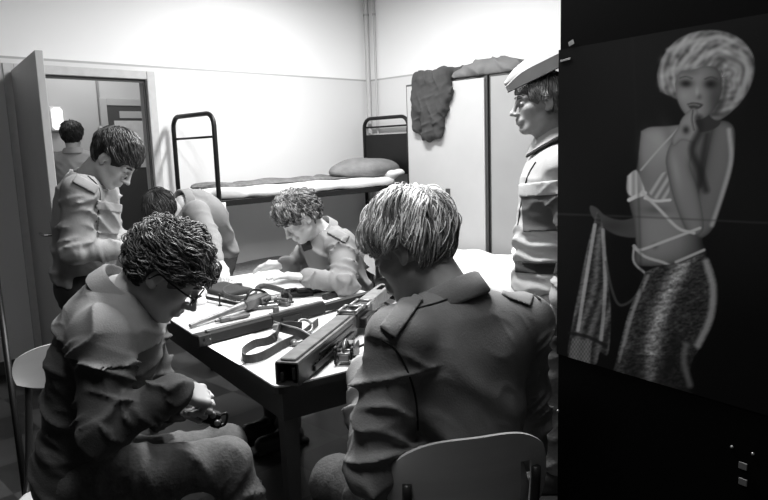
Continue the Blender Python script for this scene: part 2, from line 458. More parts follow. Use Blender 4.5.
def hand_geo(wrist, d, n, side, curl=(.5, .6, .4), thumb=(.6, .7, .3), spread=.06, sc=1., forearm=None, h=.0028, curls=None, el=None):
    """hand with palm, four fingers and thumb. d = along the hand, n = where the palm faces, side = +1/-1 which side the thumb is on"""
    s = Sdf(); w_ = np.asarray(wrist, float); d = nrm(d); n = nrm(np.asarray(n)-d*(np.asarray(n)@d)); t = np.cross(d, n)*side
    A = np.array([d, t, n])
    s.box(w_+d*.05*sc, np.array([.045, .037, .0135])*sc, A, rad=.012*sc, k=.012*sc)
    s.ell(w_+(d*.035+t*.028+n*.008)*sc, np.array([.034, .016, .015])*sc, A, k=.012*sc)
    if forearm is not None: s.cone(forearm, w_+d*.01, .036*sc, .025*sc, k=.02, flat=(n, .8))
    else:
        fa = d if el is None else nrm(w_-np.asarray(el)); s.cone(w_-fa*.05, w_+d*.01, .027*sc, .025*sc, k=.02, flat=(n, .85))
    offs = [.028, .0095, -.0095, -.027]; ln = [(.042, .026, .02), (.046, .03, .021), (.043, .028, .021), (.034, .021, .019)]; base = [.091, .095, .092, .085]
    for i in range(4):
        p = w_+(d*base[i]+t*offs[i])*sc; dd = rotv(d, n, -side*spread*(1.5-i)*-1)
        cu = curls[i] if curls else curl
        s.ell(p-n*.003*sc, np.array([.011, .0095, .0105])*sc, A, k=.008*sc)
        rr = [.0092, .0083, .0074, .0062]
        axis = np.cross(dd, n)
        for j in range(3):
            dd = rotv(dd, axis, cu[j]*(1+.08*(i-1)))
            q = p+dd*ln[i][j]*sc; s.cone(p, q, rr[j]*sc, rr[j+1]*sc, k=.003*sc); p = q
    p = w_+(d*.025+t*.03+n*.006)*sc; dd = nrm(d*thumb[0]+t*thumb[1]+n*thumb[2]); L = (.042, .034, .026); rr = [.0125, .0105, .0095, .0075]
    for j in range(3):
        if j: dd = nrm(dd+nrm(d*.6-t*.35+n*.3)*.45)
        q = p+dd*L[j]*sc; s.cone(p, q, rr[j]*sc, rr[j+1]*sc, k=.005*sc); p = q
    l, u = s.bounds(); return surface_net(*s.grid(l, u, h))

# ---- hair
def hair(name, o, A, parent, n=1500, length=.09, rad=.0022, tone=.1, var=.4, wave=.004, freq=2., curl=0., lift=.012, grav=.8, shell=(.104, .083, .096),
         part=(-.055, 0., .1), nape=-.075, fringe=.0, hairline=.062, seg=9, seed=1, clumps=140, cap=.004, sweep=(0, 0, 0), ragged=.25, sc=1., hfine=.004, ear=True, capcut=None, topgrow=1.0, faceline=.03, earline=.012, bottom=-.1):
    rs = np.random.RandomState(seed); c0 = np.array([-.014, 0, .032]); R = np.array(shell)
    L2W = lambda q: o+sc*(q@A)
    gl = A@np.array([0, 0, -1.])
    def sample(m):
        out = []
        while len(out) < m:
            d = rs.normal(size=3); d /= np.linalg.norm(d); p = c0+d*R
            f, l, u = p
            if u < nape: continue
            if f > .062-.0*u and u < hairline: continue
            if f > .02 and u < .012 and abs(l) > .03: continue
            if ear and -.03 < f < .03 and u < .012: continue
            out.append(p)
        return np.array(out)
    P = sample(n); Cc = sample(clumps)
    D = ((P[:, None, :]-Cc[None])**2).sum(2); near = D.argmin(1)
    cr = rs.normal(size=(clumps, 6)); ir = rs.normal(size=(n, 6))
    part = np.array(part); pos = P.copy(); Ls = length*(1+ragged*(.7*cr[near, 0]+.5*ir[:, 0])).clip(.35, 1.6)
    off0 = (lift*(.45+.3*np.abs(cr[near, 1])+.25*np.abs(ir[:, 1])))
    ph = cr[near, 2]*3+ir[:, 2]*.35; path = []
    dirv = None
    for k in range(seg+1):
        t = k/seg
        nn = (pos-c0)/R**2; nn /= np.linalg.norm(nn, axis=1, keepdims=True)
        away = pos-part; away /= np.linalg.norm(away, axis=1, keepdims=True)+1e-6
        d = away+grav*gl*(.5+t)+np.array(sweep)+.22*cr[near, 3:6]+.10*ir[:, 3:6]
        tang = d-nn*(d*nn).sum(1, keepdims=True)
        tang /= np.linalg.norm(tang, axis=1, keepdims=True)+1e-6
        dirv = tang if dirv is None else dirv*.55+tang*.45
        dirv /= np.linalg.norm(dirv, axis=1, keepdims=True)
        bn = np.cross(nn, dirv)
        a = ph+freq*6.283*t*(1+.2*cr[near, 4])
        dis = bn*(np.sin(a)*(wave+curl))[:, None]*min(1, t*2.5)+nn*((np.cos(a)*curl)+0*a)[:, None]*min(1, t*2.5)
        lf = off0*(math.sin(math.pi*min(1, .15+t*.75)))*topgrow
        path.append(pos+nn*lf[:, None]+dis)
        pos = pos+dirv*(Ls/seg)[:, None]
        rel = (pos-c0)/R; kk = np.linalg.norm(rel, axis=1); ins = kk < 1.0
        pos[ins] = c0+(rel[ins]/kk[ins][:, None])*R
        hang = pos[:, 2] < nape
        pos[~hang & ~ins] = (c0+((pos-c0)/R/kk[:, None]*(1+.0*kk[:, None]))*R)[~hang & ~ins]
    path = np.array(path).transpose(1, 0, 2)      # n, seg+1, 3
    f_, l_, u_ = path[..., 0], path[..., 1], path[..., 2]
    bad = ((f_ > .066) & (u_ < faceline)) | ((f_ > .03) & (u_ < .005)) | ((np.abs(l_) > .055) & (f_ > -.028-.0*f_) & (u_ < earline)) | (u_ < bottom)
    bad = np.maximum.accumulate(bad, axis=1); last = np.where(bad.any(1), bad.argmax(1), seg+1)
    okk = last > 2; path, near, last = path[okk], near[okk], last[okk]; ir = ir[okk]; n = len(path)
    for q_ in np.nonzero(last <= seg)[0]:      # shorten the strand instead of letting it cover the face
        m_ = last[q_]; x_ = np.linspace(0, m_-1, seg+1); i0 = np.minimum(x_.astype(int), m_-1); i1 = np.minimum(i0+1, m_-1); t_ = (x_-i0)[:, None]
        path[q_] = path[q_][i0]*(1-t_)+path[q_][i1]*t_
    path = o+sc*(path@A)
    tg = np.gradient(path, axis=1); tg /= np.linalg.norm(tg, axis=2, keepdims=True)+1e-9
    ref = nrm(A[2]+.3*A[1]+.2*A[0]); b = np.cross(tg, ref); b /= np.linalg.norm(b, axis=2, keepdims=True)+1e-9; a = np.cross(b, tg)
    ts = np.linspace(0, 1, seg+1); rr = rad*sc*(.55+.45*np.sin(np.pi*(.2+.6*ts)))*(1-ts**4*.85)
    vs = []
    for k in range(3):
        th = 2.0944*k; vs.append(path+rr[None, :, None]*(math.cos(th)*a+math.sin(th)*b))
    V = np.stack(vs, 2).reshape(-1, 3)            # n*(seg+1)*3
    i = np.arange(n)[:, None, None]*(seg+1)*3; s_ = np.arange(seg)[None, :, None]*3; k = np.arange(3)[None, None, :]; k2 = (k+1) % 3
    Fq = np.stack([i+s_+k, i+s_+k2, i+s_+3+k2, i+s_+3+k], -1).reshape(-1, 4)
    tones = tone*(1+var*(.6*cr[near, 5]+.5*ir[:, 5])).clip(.3, 2.2)
    Cs = np.repeat(tones, (seg+1)*3)
    # the close mass of hair beneath the strands
    s = Sdf(); s.ell(L2W(c0), (R+cap)*sc, A, k=.01)
    s.ell(L2W(np.array([.118, 0, -.03])), np.array([.062, .2, .085])*sc, A, k=.01, op='s')
    s.ell(L2W(np.array([0, 0, -.14])), np.array([.14, .14, .075 if nape > -.09 else .05])*sc, A, k=.01, op='s')
    if ear:
        for g in (-1, 1): s.ell(L2W(np.array([.012, g*.09, -.02])), np.array([.03, .03, .036])*sc, A, k=.006, op='s')
    if capcut is not None: s.plane(*capcut)
    l_, u_ = s.bounds(); V2, F2 = surface_net(*s.grid(l_, u_, hfine))
    c2 = np.full(len(V2), tone*.55)
    V_, F_ = np.concatenate([V, V2]), np.concatenate([Fq, F2+len(V)])
    if capcut is not None:
        pp, nn_ = np.asarray(capcut[0], float), nrm(capcut[1]); bad = ((V-pp)@nn_) > .004
        bs = bad.reshape(n, -1).any(1); keep = ~np.repeat(bs, (seg+1)*3)
        fk = keep[Fq[:, 0]]; F_ = np.concatenate([Fq[fk], F2+len(V)])
    return obj(name, V_, F_, M['hair'], parent, True, cols=np.concatenate([Cs, c2]))
# ------------------------------------------------------------------ the setting
HR = 3.35; AMAX = 5.7; BMAX = 6.3; TH = .12
def wall_quadbox(name, a0, a1, b0, b1, z0, z1, m):
    """box between room coordinates"""
    mb = MB(); c = RM((a0+a1)/2, (b0+b1)/2, (z0+z1)/2)
    mb.box(c, (abs(a1-a0)/2, abs(b1-b0)/2, (z1-z0)/2), [[-.70711, -.70711, 0], [.70711, -.70711, 0], [0, 0, 1]])
    return tag(mb.build(name, m), kind='structure')
AX = np.array([[-.70711, -.70711, 0], [.70711, -.70711, 0], [0, 0, 1.]])     # a, b, up
def rbox(mb, a0, a1, b0, b1, z0, z1, bev=0.): mb.box(RM((a0+a1)/2, (b0+b1)/2, (z0+z1)/2), (abs(a1-a0)/2, abs(b1-b0)/2, abs(z1-z0)/2), AX, bev)
M['floor'] = mat('floor_linoleum', .10, .35, noise=.35, nscale=4, spec=.4)
def checker(m, c1, c2, sc):
    nt = m.node_tree; b = nt.nodes['Principled BSDF']; tc = nt.nodes.new('ShaderNodeTexCoord'); mp = nt.nodes.new('ShaderNodeMapping')
    mp.inputs['Rotation'].default_value = (0, 0, math.radians(45)); ck = nt.nodes.new('ShaderNodeTexChecker'); ck.inputs['Scale'].default_value = sc
    ck.inputs[1].default_value = (c1, c1, c1, 1); ck.inputs[2].default_value = (c2, c2, c2, 1)
    nt.links.new(tc.outputs['Object'], mp.inputs[0]); nt.links.new(mp.outputs[0], ck.inputs[0]); nt.links.new(ck.outputs[0], b.inputs['Base Color'])
checker(M['floor'], .05, .018, 3.0)
wall_quadbox('floor', -.2, AMAX, -1.9, BMAX, -.1, 0, M['floor'])
wall_quadbox('ceiling', -.2, AMAX, -1.9, BMAX, HR, HR+.1, M['ceiling'])
D0, D1, DH = 2.37, 3.33, 2.045
wb = MB()
rbox(wb, -.12, D0, -TH, 0, 0, HR); rbox(wb, D1, AMAX, -TH, 0, 0, HR); rbox(wb, D0, D1, -TH, 0, DH, HR)
tag(wb.build('wall_back', M['wall']), kind='structure')
wall_quadbox('wall_right', -TH, 0, 0, BMAX, 0, HR, M['wall'])
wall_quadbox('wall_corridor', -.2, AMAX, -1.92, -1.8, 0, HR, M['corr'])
bb = MB(); rbox(bb, 0, D0-.06, 0, .015, 0, .09); rbox(bb, D1+.06, AMAX, 0, .015, 0, .09)
tag(bb.build('baseboard_back', M['darkframe']), kind='structure')
bb = MB(); rbox(bb, 0, .015, .015, BMAX, 0, .09); tag(bb.build('baseboard_right', M['darkframe']), kind='structure')
# door frame and the open door
fr = MB(); rbox(fr, D0-.055, D0+.012, -TH-.01, .014, 0, DH+.05, .004); rbox(fr, D1-.012, D1+.055, -TH-.01, .014, 0, DH+.05, .004); rbox(fr, D0+.012, D1-.012, -TH-.01, .012, DH-.012, DH+.05, .004)
tag(fr.build('trim_1', M['frame']), kind='structure')
fr = MB(); rbox(fr, D0+.012, D1-.012, -.03, -.018, DH-.035, DH-.012); rbox(fr, D0+.012, D0+.03, -.03, -.018, 0, DH-.012)
tag(fr.build('trim_2', M['darkframe']), kind='structure')
hinge = RM(D1-.01, .03); free = np.array([-1.80, 3.70]); dd = nrm(free-hinge[:2]); dn = np.array([-dd[1], dd[0]])
DA = np.array([[dd[0], dd[1], 0], [dn[0], dn[1], 0], [0, 0, 1]])
door = empty('door_1', (hinge[0], hinge[1], .01)); tag(door, kind='structure')
mb = MB(); c = np.array([hinge[0], hinge[1], 0])+np.array([dd[0], dd[1], 0])*.49; c[2] = 1.03; mb.box(c, (.49, .021, 1.015), DA, .003); mb.build('door_leaf', M['door'], door)
for s_ in (-1, 1):
    mb = MB(); q = np.array([hinge[0], hinge[1], 1.02])+np.array([dd[0], dd[1], 0])*.91; nn = np.array([dn[0], dn[1], 0])*s_; D3 = np.array([dd[0], dd[1], 0])
    mb.tube([q+nn*.02, q+nn*.06, q+nn*.065-D3*.03, q+nn*.065-D3*.12], .009); mb.build('door_handle', M['metal'], door)
# corridor side: a dark framed door with a bright pane and a notice
CP, CN = RM(0, -1.8), np.array([WV[0], WV[1], 0])
def hit(px, py, P, Nn): d = ray(px, py); return CAM+d*(((P-CAM)@Nn)/(d@Nn))
def room_ab(q): r = np.asarray(q)[:2]-KC; return -(r@WU), r@WV
ca0 = room_ab(hit(109, 150, CP, CN))[0]; ca1 = room_ab(hit(149, 150, CP, CN))[0]; ct = hit(115, 106, CP, CN)[2]
cd = empty('door_2', RM((ca0+ca1)/2, -1.79)); tag(cd, kind='structure')
mb = MB(); rbox(mb, ca1-.1, ca0, -1.795, -1.76, 0, ct, .004); mb.build('door_leaf', M['darkframe'], cd)
zb0, zb1 = hit(125, 168, CP, CN)[2], hit(125, 121, CP, CN)[2]
mb = MB(); rbox(mb, ca1-.02, ca0-.06, -1.76, -1.75, zb0, zb1); mb.build('door_pane', M['frame'], cd)
mb = MB(); rbox(mb, ca0, ca0+.07, -1.795, -1.75, 0, ct+.07, .004); rbox(mb, ca1-.1, ca0, -1.795, -1.75, ct, ct+.07, .004); mb.build('door_frame', M['door'], cd)
q = hit(130, 115, CP, CN); a_, b_ = room_ab(q); mb = MB(); rbox(mb, a_-.13, a_+.13, -1.76, -1.752, q[2]-.035, q[2]+.035)
mb.build('door_plate', M['door'], cd)
q = hit(100, 120, CP, CN); a_, b_ = room_ab(q)
mb = MB(); mb.tube([RM(a_, -1.785, q[2]-.05), RM(a_, -1.785, HR-.02)], .012); mb.lathe(RM(a_, -1.79, q[2]-.09), WV.tolist()+[0], [(0, .035), (.03, .035), (.035, .02)])
tag(mb.build('cable_conduit', M['door'], None, True), 'thin vertical conduit with switch box on the corridor wall beyond the doorway', 'conduit')
q = hit(55, 119, CP, CN); a_, b_ = room_ab(q); lamp = empty('wall_lamp', RM(a_, -1.8, q[2]-.1)); tag(lamp, 'small glowing wall lamp in the corridor beside the open door edge', 'lamp')
mb = MB(); rbox(mb, a_-.06, a_+.06, -1.8, -1.77, q[2]-.12, q[2]+.12, .01); mb.build('backplate', M['frame'], lamp)
mb = MB(); rbox(mb, a_-.045, a_+.045, -1.77, -1.70, q[2]-.10, q[2]+.10, .02); mb.build('lamp_shade', emis('lamp_glass', 1, 1.6), lamp)

# heating pipes in the far corner
for k, (pa, pb, r, lab) in enumerate(((.05, .05, .024, 'thicker white heating pipe running up the far corner'), (.02, .13, .011, 'thin white pipe beside the thick corner pipe'))):
    p = empty('heating_pipe', RM(pa, pb, 0)); tag(p, lab, 'pipe')
    mb = MB(); mb.tube([RM(pa, pb, 0), RM(pa, pb, HR)], r, 14); autosmooth(mb.build('pipe_run', mat('pipe_paint', .5, .4), p))
    for z in (1.4, 2.75):
        mb = MB(); mb.lathe(RM(pa, pb, z), (0, 0, 1), [(0, r+.004), (.02, r+.004)]); mb.build('bracket', M['door'], p)

# ceiling lamps (out of frame, they light the room; the nearest is added fill)
for (lx, ly, lz), lab in zip(LAMP_POS, ('fluorescent ceiling lamp above the table', 'fluorescent ceiling lamp above the beds', 'added unseen fill lamp in a ceiling fixture nearest the poster locker')):
    L = empty('ceiling_lamp', (lx, ly, lz+.03), math.radians(-45)); tag(L, lab, 'lamp')
    mb = MB(); mb.box((0, 0, .09), (.62, .13, .03), bev=.01); obj('housing', mb.v, mb.f, M['ceiling'], L, local=True)
    for x in (-.4, .4):
        mb = MB(); mb.tube([(x, 0, .12), (x, 0, HR-lz-.03)], .008); obj('hanger', mb.v, mb.f, M['iron'], L, local=True)
    for y in (-.06, .06):
        mb = MB(); mb.tube([(-.58, y, .035), (.58, y, .035)], .016); obj('fluorescent_tube', mb.v, mb.f, emis('tube_glow', 1, 6), L, smooth=True, local=True)

# ------------------------------------------------------------------ bunk bed
BA0, BA1, BB0, BB1 = .14, 2.22, .06, .66
bunk = empty('bunk_bed', RM((BA0+BA1)/2, (BB0+BB1)/2, 0)); tag(bunk, 'two-tier bunk bed of thin black metal tube against the far wall', 'bed')
def end_frame(a, panel):
    mb = MB(); H_ = 1.745; r = .018
    pts = [RM(a, BB0, 0), RM(a, BB0, H_-.09)]+[RM(a, BB0+.09*(1-math.cos(t)), H_-.09+.09*math.sin(t)) for t in np.linspace(.3, 1.57, 5)]
    pts += [RM(a, BB1-.09*(1-math.cos(t)), H_-.09+.09*math.sin(t)) for t in np.linspace(1.57, .3, 5)]+[RM(a, BB1, H_-.09), RM(a, BB1, 0)]
    mb.tube(pts, r, 12); mb.build('end_frame', M['iron'], bunk, True)
    for z in ((1.575, ) if not panel else (1.66,)):
        mb = MB(); mb.tube([RM(a, BB0, z), RM(a, BB1, z)], .009); mb.build('crossbar', M['iron'], bunk, True)
    if panel:
        mb = MB(); rbox(mb, a-.006, a+.006, BB0+.015, BB1-.015, 1.2, 1.585); mb.build('end_panel', M['iron'], bunk)
end_frame(BA1, False); end_frame(BA0, True)
for z in (1.085, .40):
    mb = MB()
    for b in (BB0, BB1): rbox(mb, BA0, BA1, b-.012, b+.012, z-.022, z+.022, .003)
    for a in np.linspace(BA0+.05, BA1-.05, 9): rbox(mb, a-.012, a+.012, BB0, BB1, z-.006, z+.004)
    mb.build('side_rail', M['iron'], bunk)
mb = MB(); mb.tube([RM(BA1, BB1, 1.08), RM(BA1-.02, BB1+.0, .98), RM(BA1, BB1, .95)], .012); mb.build('rail_bracket', M['iron'], bunk, True)
def soft_box(name, a0, a1, b0, b1, z0, z1, m, parent=None, rad=.04, amp=.006, fr=5, h=.018, seed=0, skirt=None):
    s = Sdf(); c = RM((a0+a1)/2, (b0+b1)/2, (z0+z1)/2)
    s.box(c, (abs(a1-a0)/2, abs(b1-b0)/2, (z1-z0)/2), AX, rad=rad)
    if skirt: s.box(RM((a0+a1)/2, b1, z0-.01), (abs(a1-a0)/2-.03, .012, skirt), AX, rad=.01, k=.02)
    def post(G, X, Y, Z):
        return G - amp*(np.sin(fr*(X*3+Y*1.7)+2*np.sin(fr*Y+seed))+np.sin(fr*2.1*(Y*2-X)+seed)+.6*np.sin(fr*4*(X+Z)+3*np.sin(fr*Y*2)))*.5
    return sdf_obj(name, s, h, m, parent, post=post)
tag(soft_box('mattress', BA0+.03, BA1-.0, BB0+.02, BB1+.015, 1.11, 1.19, M['sheet'], rad=.03), 'white-sheeted thin mattress on the upper tier of the bunk', 'mattress')
tag(soft_box('mattress', BA0+.03, BA1-.03, BB0+.02, BB1+.01, .425, .52, M['blanket'], rad=.03), 'grey covered mattress on the lower tier of the bunk', 'mattress')
tag(soft_box('blanket', BA0+.05, BA1+.0, BB0+.01, BB1-.14, 1.185, 1.215, M['blanket'], rad=.012, amp=.012, h=.014), 'thin dark blanket spread along the wall side of the upper bunk', 'blanket')
s = Sdf(); pc = (pd(368, 172, 6.2)); pc = RM(.50, .42, 1.27)
s.ell(pc, (.36, .26, .10), AX, k=.03); s.ell(pc+np.array([0, 0, -.03]), (.38, .24, .05), AX, k=.05)
tag(sdf_obj('pillow', s, .012, M['pillow'], post=lambda G, X, Y, Z: G-.006*np.sin(14*X+9*Y+2*np.sin(9*Z))), 'plump grey pillow at the far end of the upper bunk', 'pillow')
s = Sdf(); pc = RM(.33, .62, 1.215); s.ell(pc, (.13, .08, .045), AX); s.ell(pc+np.array([-.06, -.05, .02]), (.08, .05, .04), AX)
tag(sdf_obj('folded_sheet', s, .01, M['sheet'], post=lambda G, X, Y, Z: G-.008*np.sin(40*X+30*Z)), 'crumpled white sheet tucked beside the grey pillow', 'sheet')
mb = MB(); q = pd(246, 206, 4.66); a_, b_ = room_ab(q)
rbox(mb, a_-.045, a_+.045, BB1+.016, BB1+.022, 1.045, 1.095); tag(mb.build('bed_tag', M['paper']), 'small white card hanging from the rail of the upper bunk', 'tag')

# ------------------------------------------------------------------ lockers on the right wall
def locker(name, label, b0, b1, m, handle=True, H_=2.0, dep=.39, lm=None):
    L = empty('locker', RM(dep/2, (b0+b1)/2, 0)); tag(L, label, 'locker')
    mb = MB(); rbox(mb, .01, dep-.015, b0, b1, 0, H_, .003); mb.build('carcass', M['darkframe'], L)
    mb = MB(); rbox(mb, dep-.016, dep, b0+.022, b1-.022, .06, H_-.018, .003); d = mb.build('door', m, L)
    mb = MB(); rbox(mb, dep, dep+.006, b0+.45, b0+.50, .98, 1.09, .002); mb.build('handle_plate', M['darkframe'], d)
    mb = MB(); rbox(mb, dep+.006, dep+.03, b0+.465, b0+.485, 1.0, 1.02, .003); rbox(mb, dep+.02, dep+.03, b0+.465, b0+.485, 1.0, 1.06, .003); mb.build('handle', M['metal'], d)
    return L
locker('locker', 'light painted metal locker with a dark jacket hanging over its top edge', .86, 1.745, M['locker'])
locker('locker', 'greyer locker behind the soldier wearing the cap', 1.765, 2.65, M['locker2'])
# white-made bed in front of the lockers
sb = empty('single_bed', RM(.9, 2.0, 0)); tag(sb, 'low single bed made up in white before the lockers', 'bed')
for b in (1.02, 2.95):
    mb = MB(); rbox(mb, .45, 1.3, b, b+.03, .1, .5, .01); mb.build('end_board', M['iron'], sb)
for a in (.45, 1.27):
    mb = MB(); rbox(mb, a, a+.03, 1.05, 2.95, .28, .34); mb.build('side_rail', M['iron'], sb)
for a in (.47, 1.28):
    for b in (1.035, 2.965):
        mb = MB(); mb.tube([RM(a, b, 0), RM(a, b, .5)], .018); mb.build('leg', M['iron'], sb, True)
tag(soft_box('duvet', .46, 1.33, 1.06, 2.94, .34, .60, M['sheet'], rad=.09, amp=.02, fr=4, h=.02), 'thick white bedding heaped on the low bed before the lockers', 'bedding')
s = Sdf(); c = RM(.75, 2.5, .66)
for dx, dz, r in ((0, 0, .13), (.16, .02, .10), (-.15, 0, .1)): s.ell(c+np.array([dx*.7, -dx*.7, dz]), (r*1.3, r, r*.75), AX, k=.05)
tag(sdf_obj('pillow', s, .014, M['sheet'], post=lambda G, X, Y, Z: G-.01*np.sin(30*X+22*Y+25*Z+2*np.sin(20*Z))), 'rumpled white pillow on the low bed behind the capped soldier', 'pillow')

# clothes on the lockers
LF = .39
def ab(px, py, a): # point on plane a = const seen at px
    return hit(px, py, RM(a, 0), np.array([-WU[0], -WU[1], 0]))
def pt(px, py, da=.035): return ab(px, py, LF+da)
s = Sdf()
TOPZ = 2.0
s.box((pt(417, 92, .03)+pt(446, 92, .03))/2, (.04, np.linalg.norm(pt(417, 92)-pt(446, 92))/2, .17), AX, rad=.02, k=.03)
for a, b, r1, r2 in (((419, 80), (417, 128), .045, .04), ((430, 84), (429, 134), .06, .055), ((441, 80), (439, 134), .045, .035), ((444, 76), (449, 96), .035, .025)):
    s.cone(pt(*a, .03), pt(*b, .03), r1*1.15, r2*1.1, k=.07, fold=(.006, 14, a[0]))
s.cone(ab(418, 84, LF+.01)+np.array([0, 0, .01]), ab(446, 78, LF-.01)+np.array([0, 0, .02]), .04, .045, k=.05); s.cone(ab(446, 74, LF-.04), ab(470, 70, LF-.12), .05, .04, k=.05, fold=(.008, 14, 1))
PF = RM(LF+.003, 0)
def hjpost(G, X, Y, Z):
    G = G-.014*ridged(X, Y, Z, 3, 60, (.7, -.7, .15), (0, 0, 1))
    back = (X-PF[0])*WU[0]+(Y-PF[1])*WU[1]
    return np.maximum(G, np.minimum(back, TOPZ+.003-Z))
hj = sdf_obj('hanging_jacket', s, .008, cloth('dark_wool', .04), post=hjpost)
tag(hj, 'dark jacket flung over the top of the light locker, sleeve hanging down', 'jacket')
s = Sdf()
for a, r in (((466, 71), .07), ((476, 66), .11), ((488, 64), .13), ((502, 65), .12), ((516, 67), .10)):
    q = ab(a[0], a[1], LF-.13); q[2] = TOPZ+r*.35; s.ell(q, (.13, .12, r*.75), AX, k=.06)
q1 = ab(456, 76, LF-.05); q1[2] = TOPZ+.03; q2 = ab(482, 72, LF-.03); q2[2] = TOPZ+.05; s.cone(q1, q2, .035, .045, k=.02)
tag(sdf_obj('folded_coat', s, .010, cloth('grey_wool', .13), post=lambda G, X, Y, Z: np.maximum(G-.022*ridged(X, Y, Z, 5, 60, (.5, -.3, .8), (.7, .7, 0)), TOPZ+.003-Z)), 'grey coat bundled up on top of the lockers', 'coat')

# ------------------------------------------------------------------ the dark locker with the poster
G0 = np.array([.513, 1.95]); GD = nrm([.571, -.821]); GN = np.array([-.821, -.571])     # face runs towards the camera, normal faces the room
GAX = np.array([[GD[0], GD[1], 0], [GN[0], GN[1], 0], [0, 0, 1.]])
def GP(s_, n_, z): q = G0+GD*s_+GN*n_; return np.array([q[0], q[1], z])
M['cloth_grey_dim'] = mat('dull_sticker', .12, .7)
PL = empty('locker', GP(.45, -.26, 0)); tag(PL, 'tall black locker at the right edge carrying a large poster', 'locker')
mb = MB(); mb.box(GP(.45, -.262, 1.02), (.45, .25, 1.0), GAX, .004); mb.build('carcass', M['blacklocker'], PL)
mb = MB(); mb.box(GP(.45, -.006, 1.02), (.444, .006, .985), GAX, .003); pdoor = mb.build('door', M['blacklocker'], PL)
mb = MB(); mb.box(GP(.45, -.262, .01), (.44, .24, .01), GAX); mb.build('plinth', M['iron'], PL)
GP0 = GP(0, 0, 0); GN3 = np.array([GN[0], GN[1], 0])
q = hit(744, 466, GP0, GN3)
for yy in (466, 482):
    q = hit(743, yy, GP0+GN3*.002, GN3); s_ = (q[:2]-G0)@GD
    mb = MB(); mb.box(GP(s_, .002, q[2]), (.010, .002, .0085), GAX, .001); mb.build('vent_sticker', M['cloth_grey_dim'], pdoor)
for (px, py) in ((558, 411), (732, 447), (753, 454)):
    q = hit(px, py, GP0, GN3); s_ = (q[:2]-G0)@GD
    mb = MB(); mb.lathe(GP(s_, -.002, q[2]), GN3, [(0, .005), (.004, .004), (.006, .001)], 8); mb.build('rivet', M['metal_l'], pdoor, True)
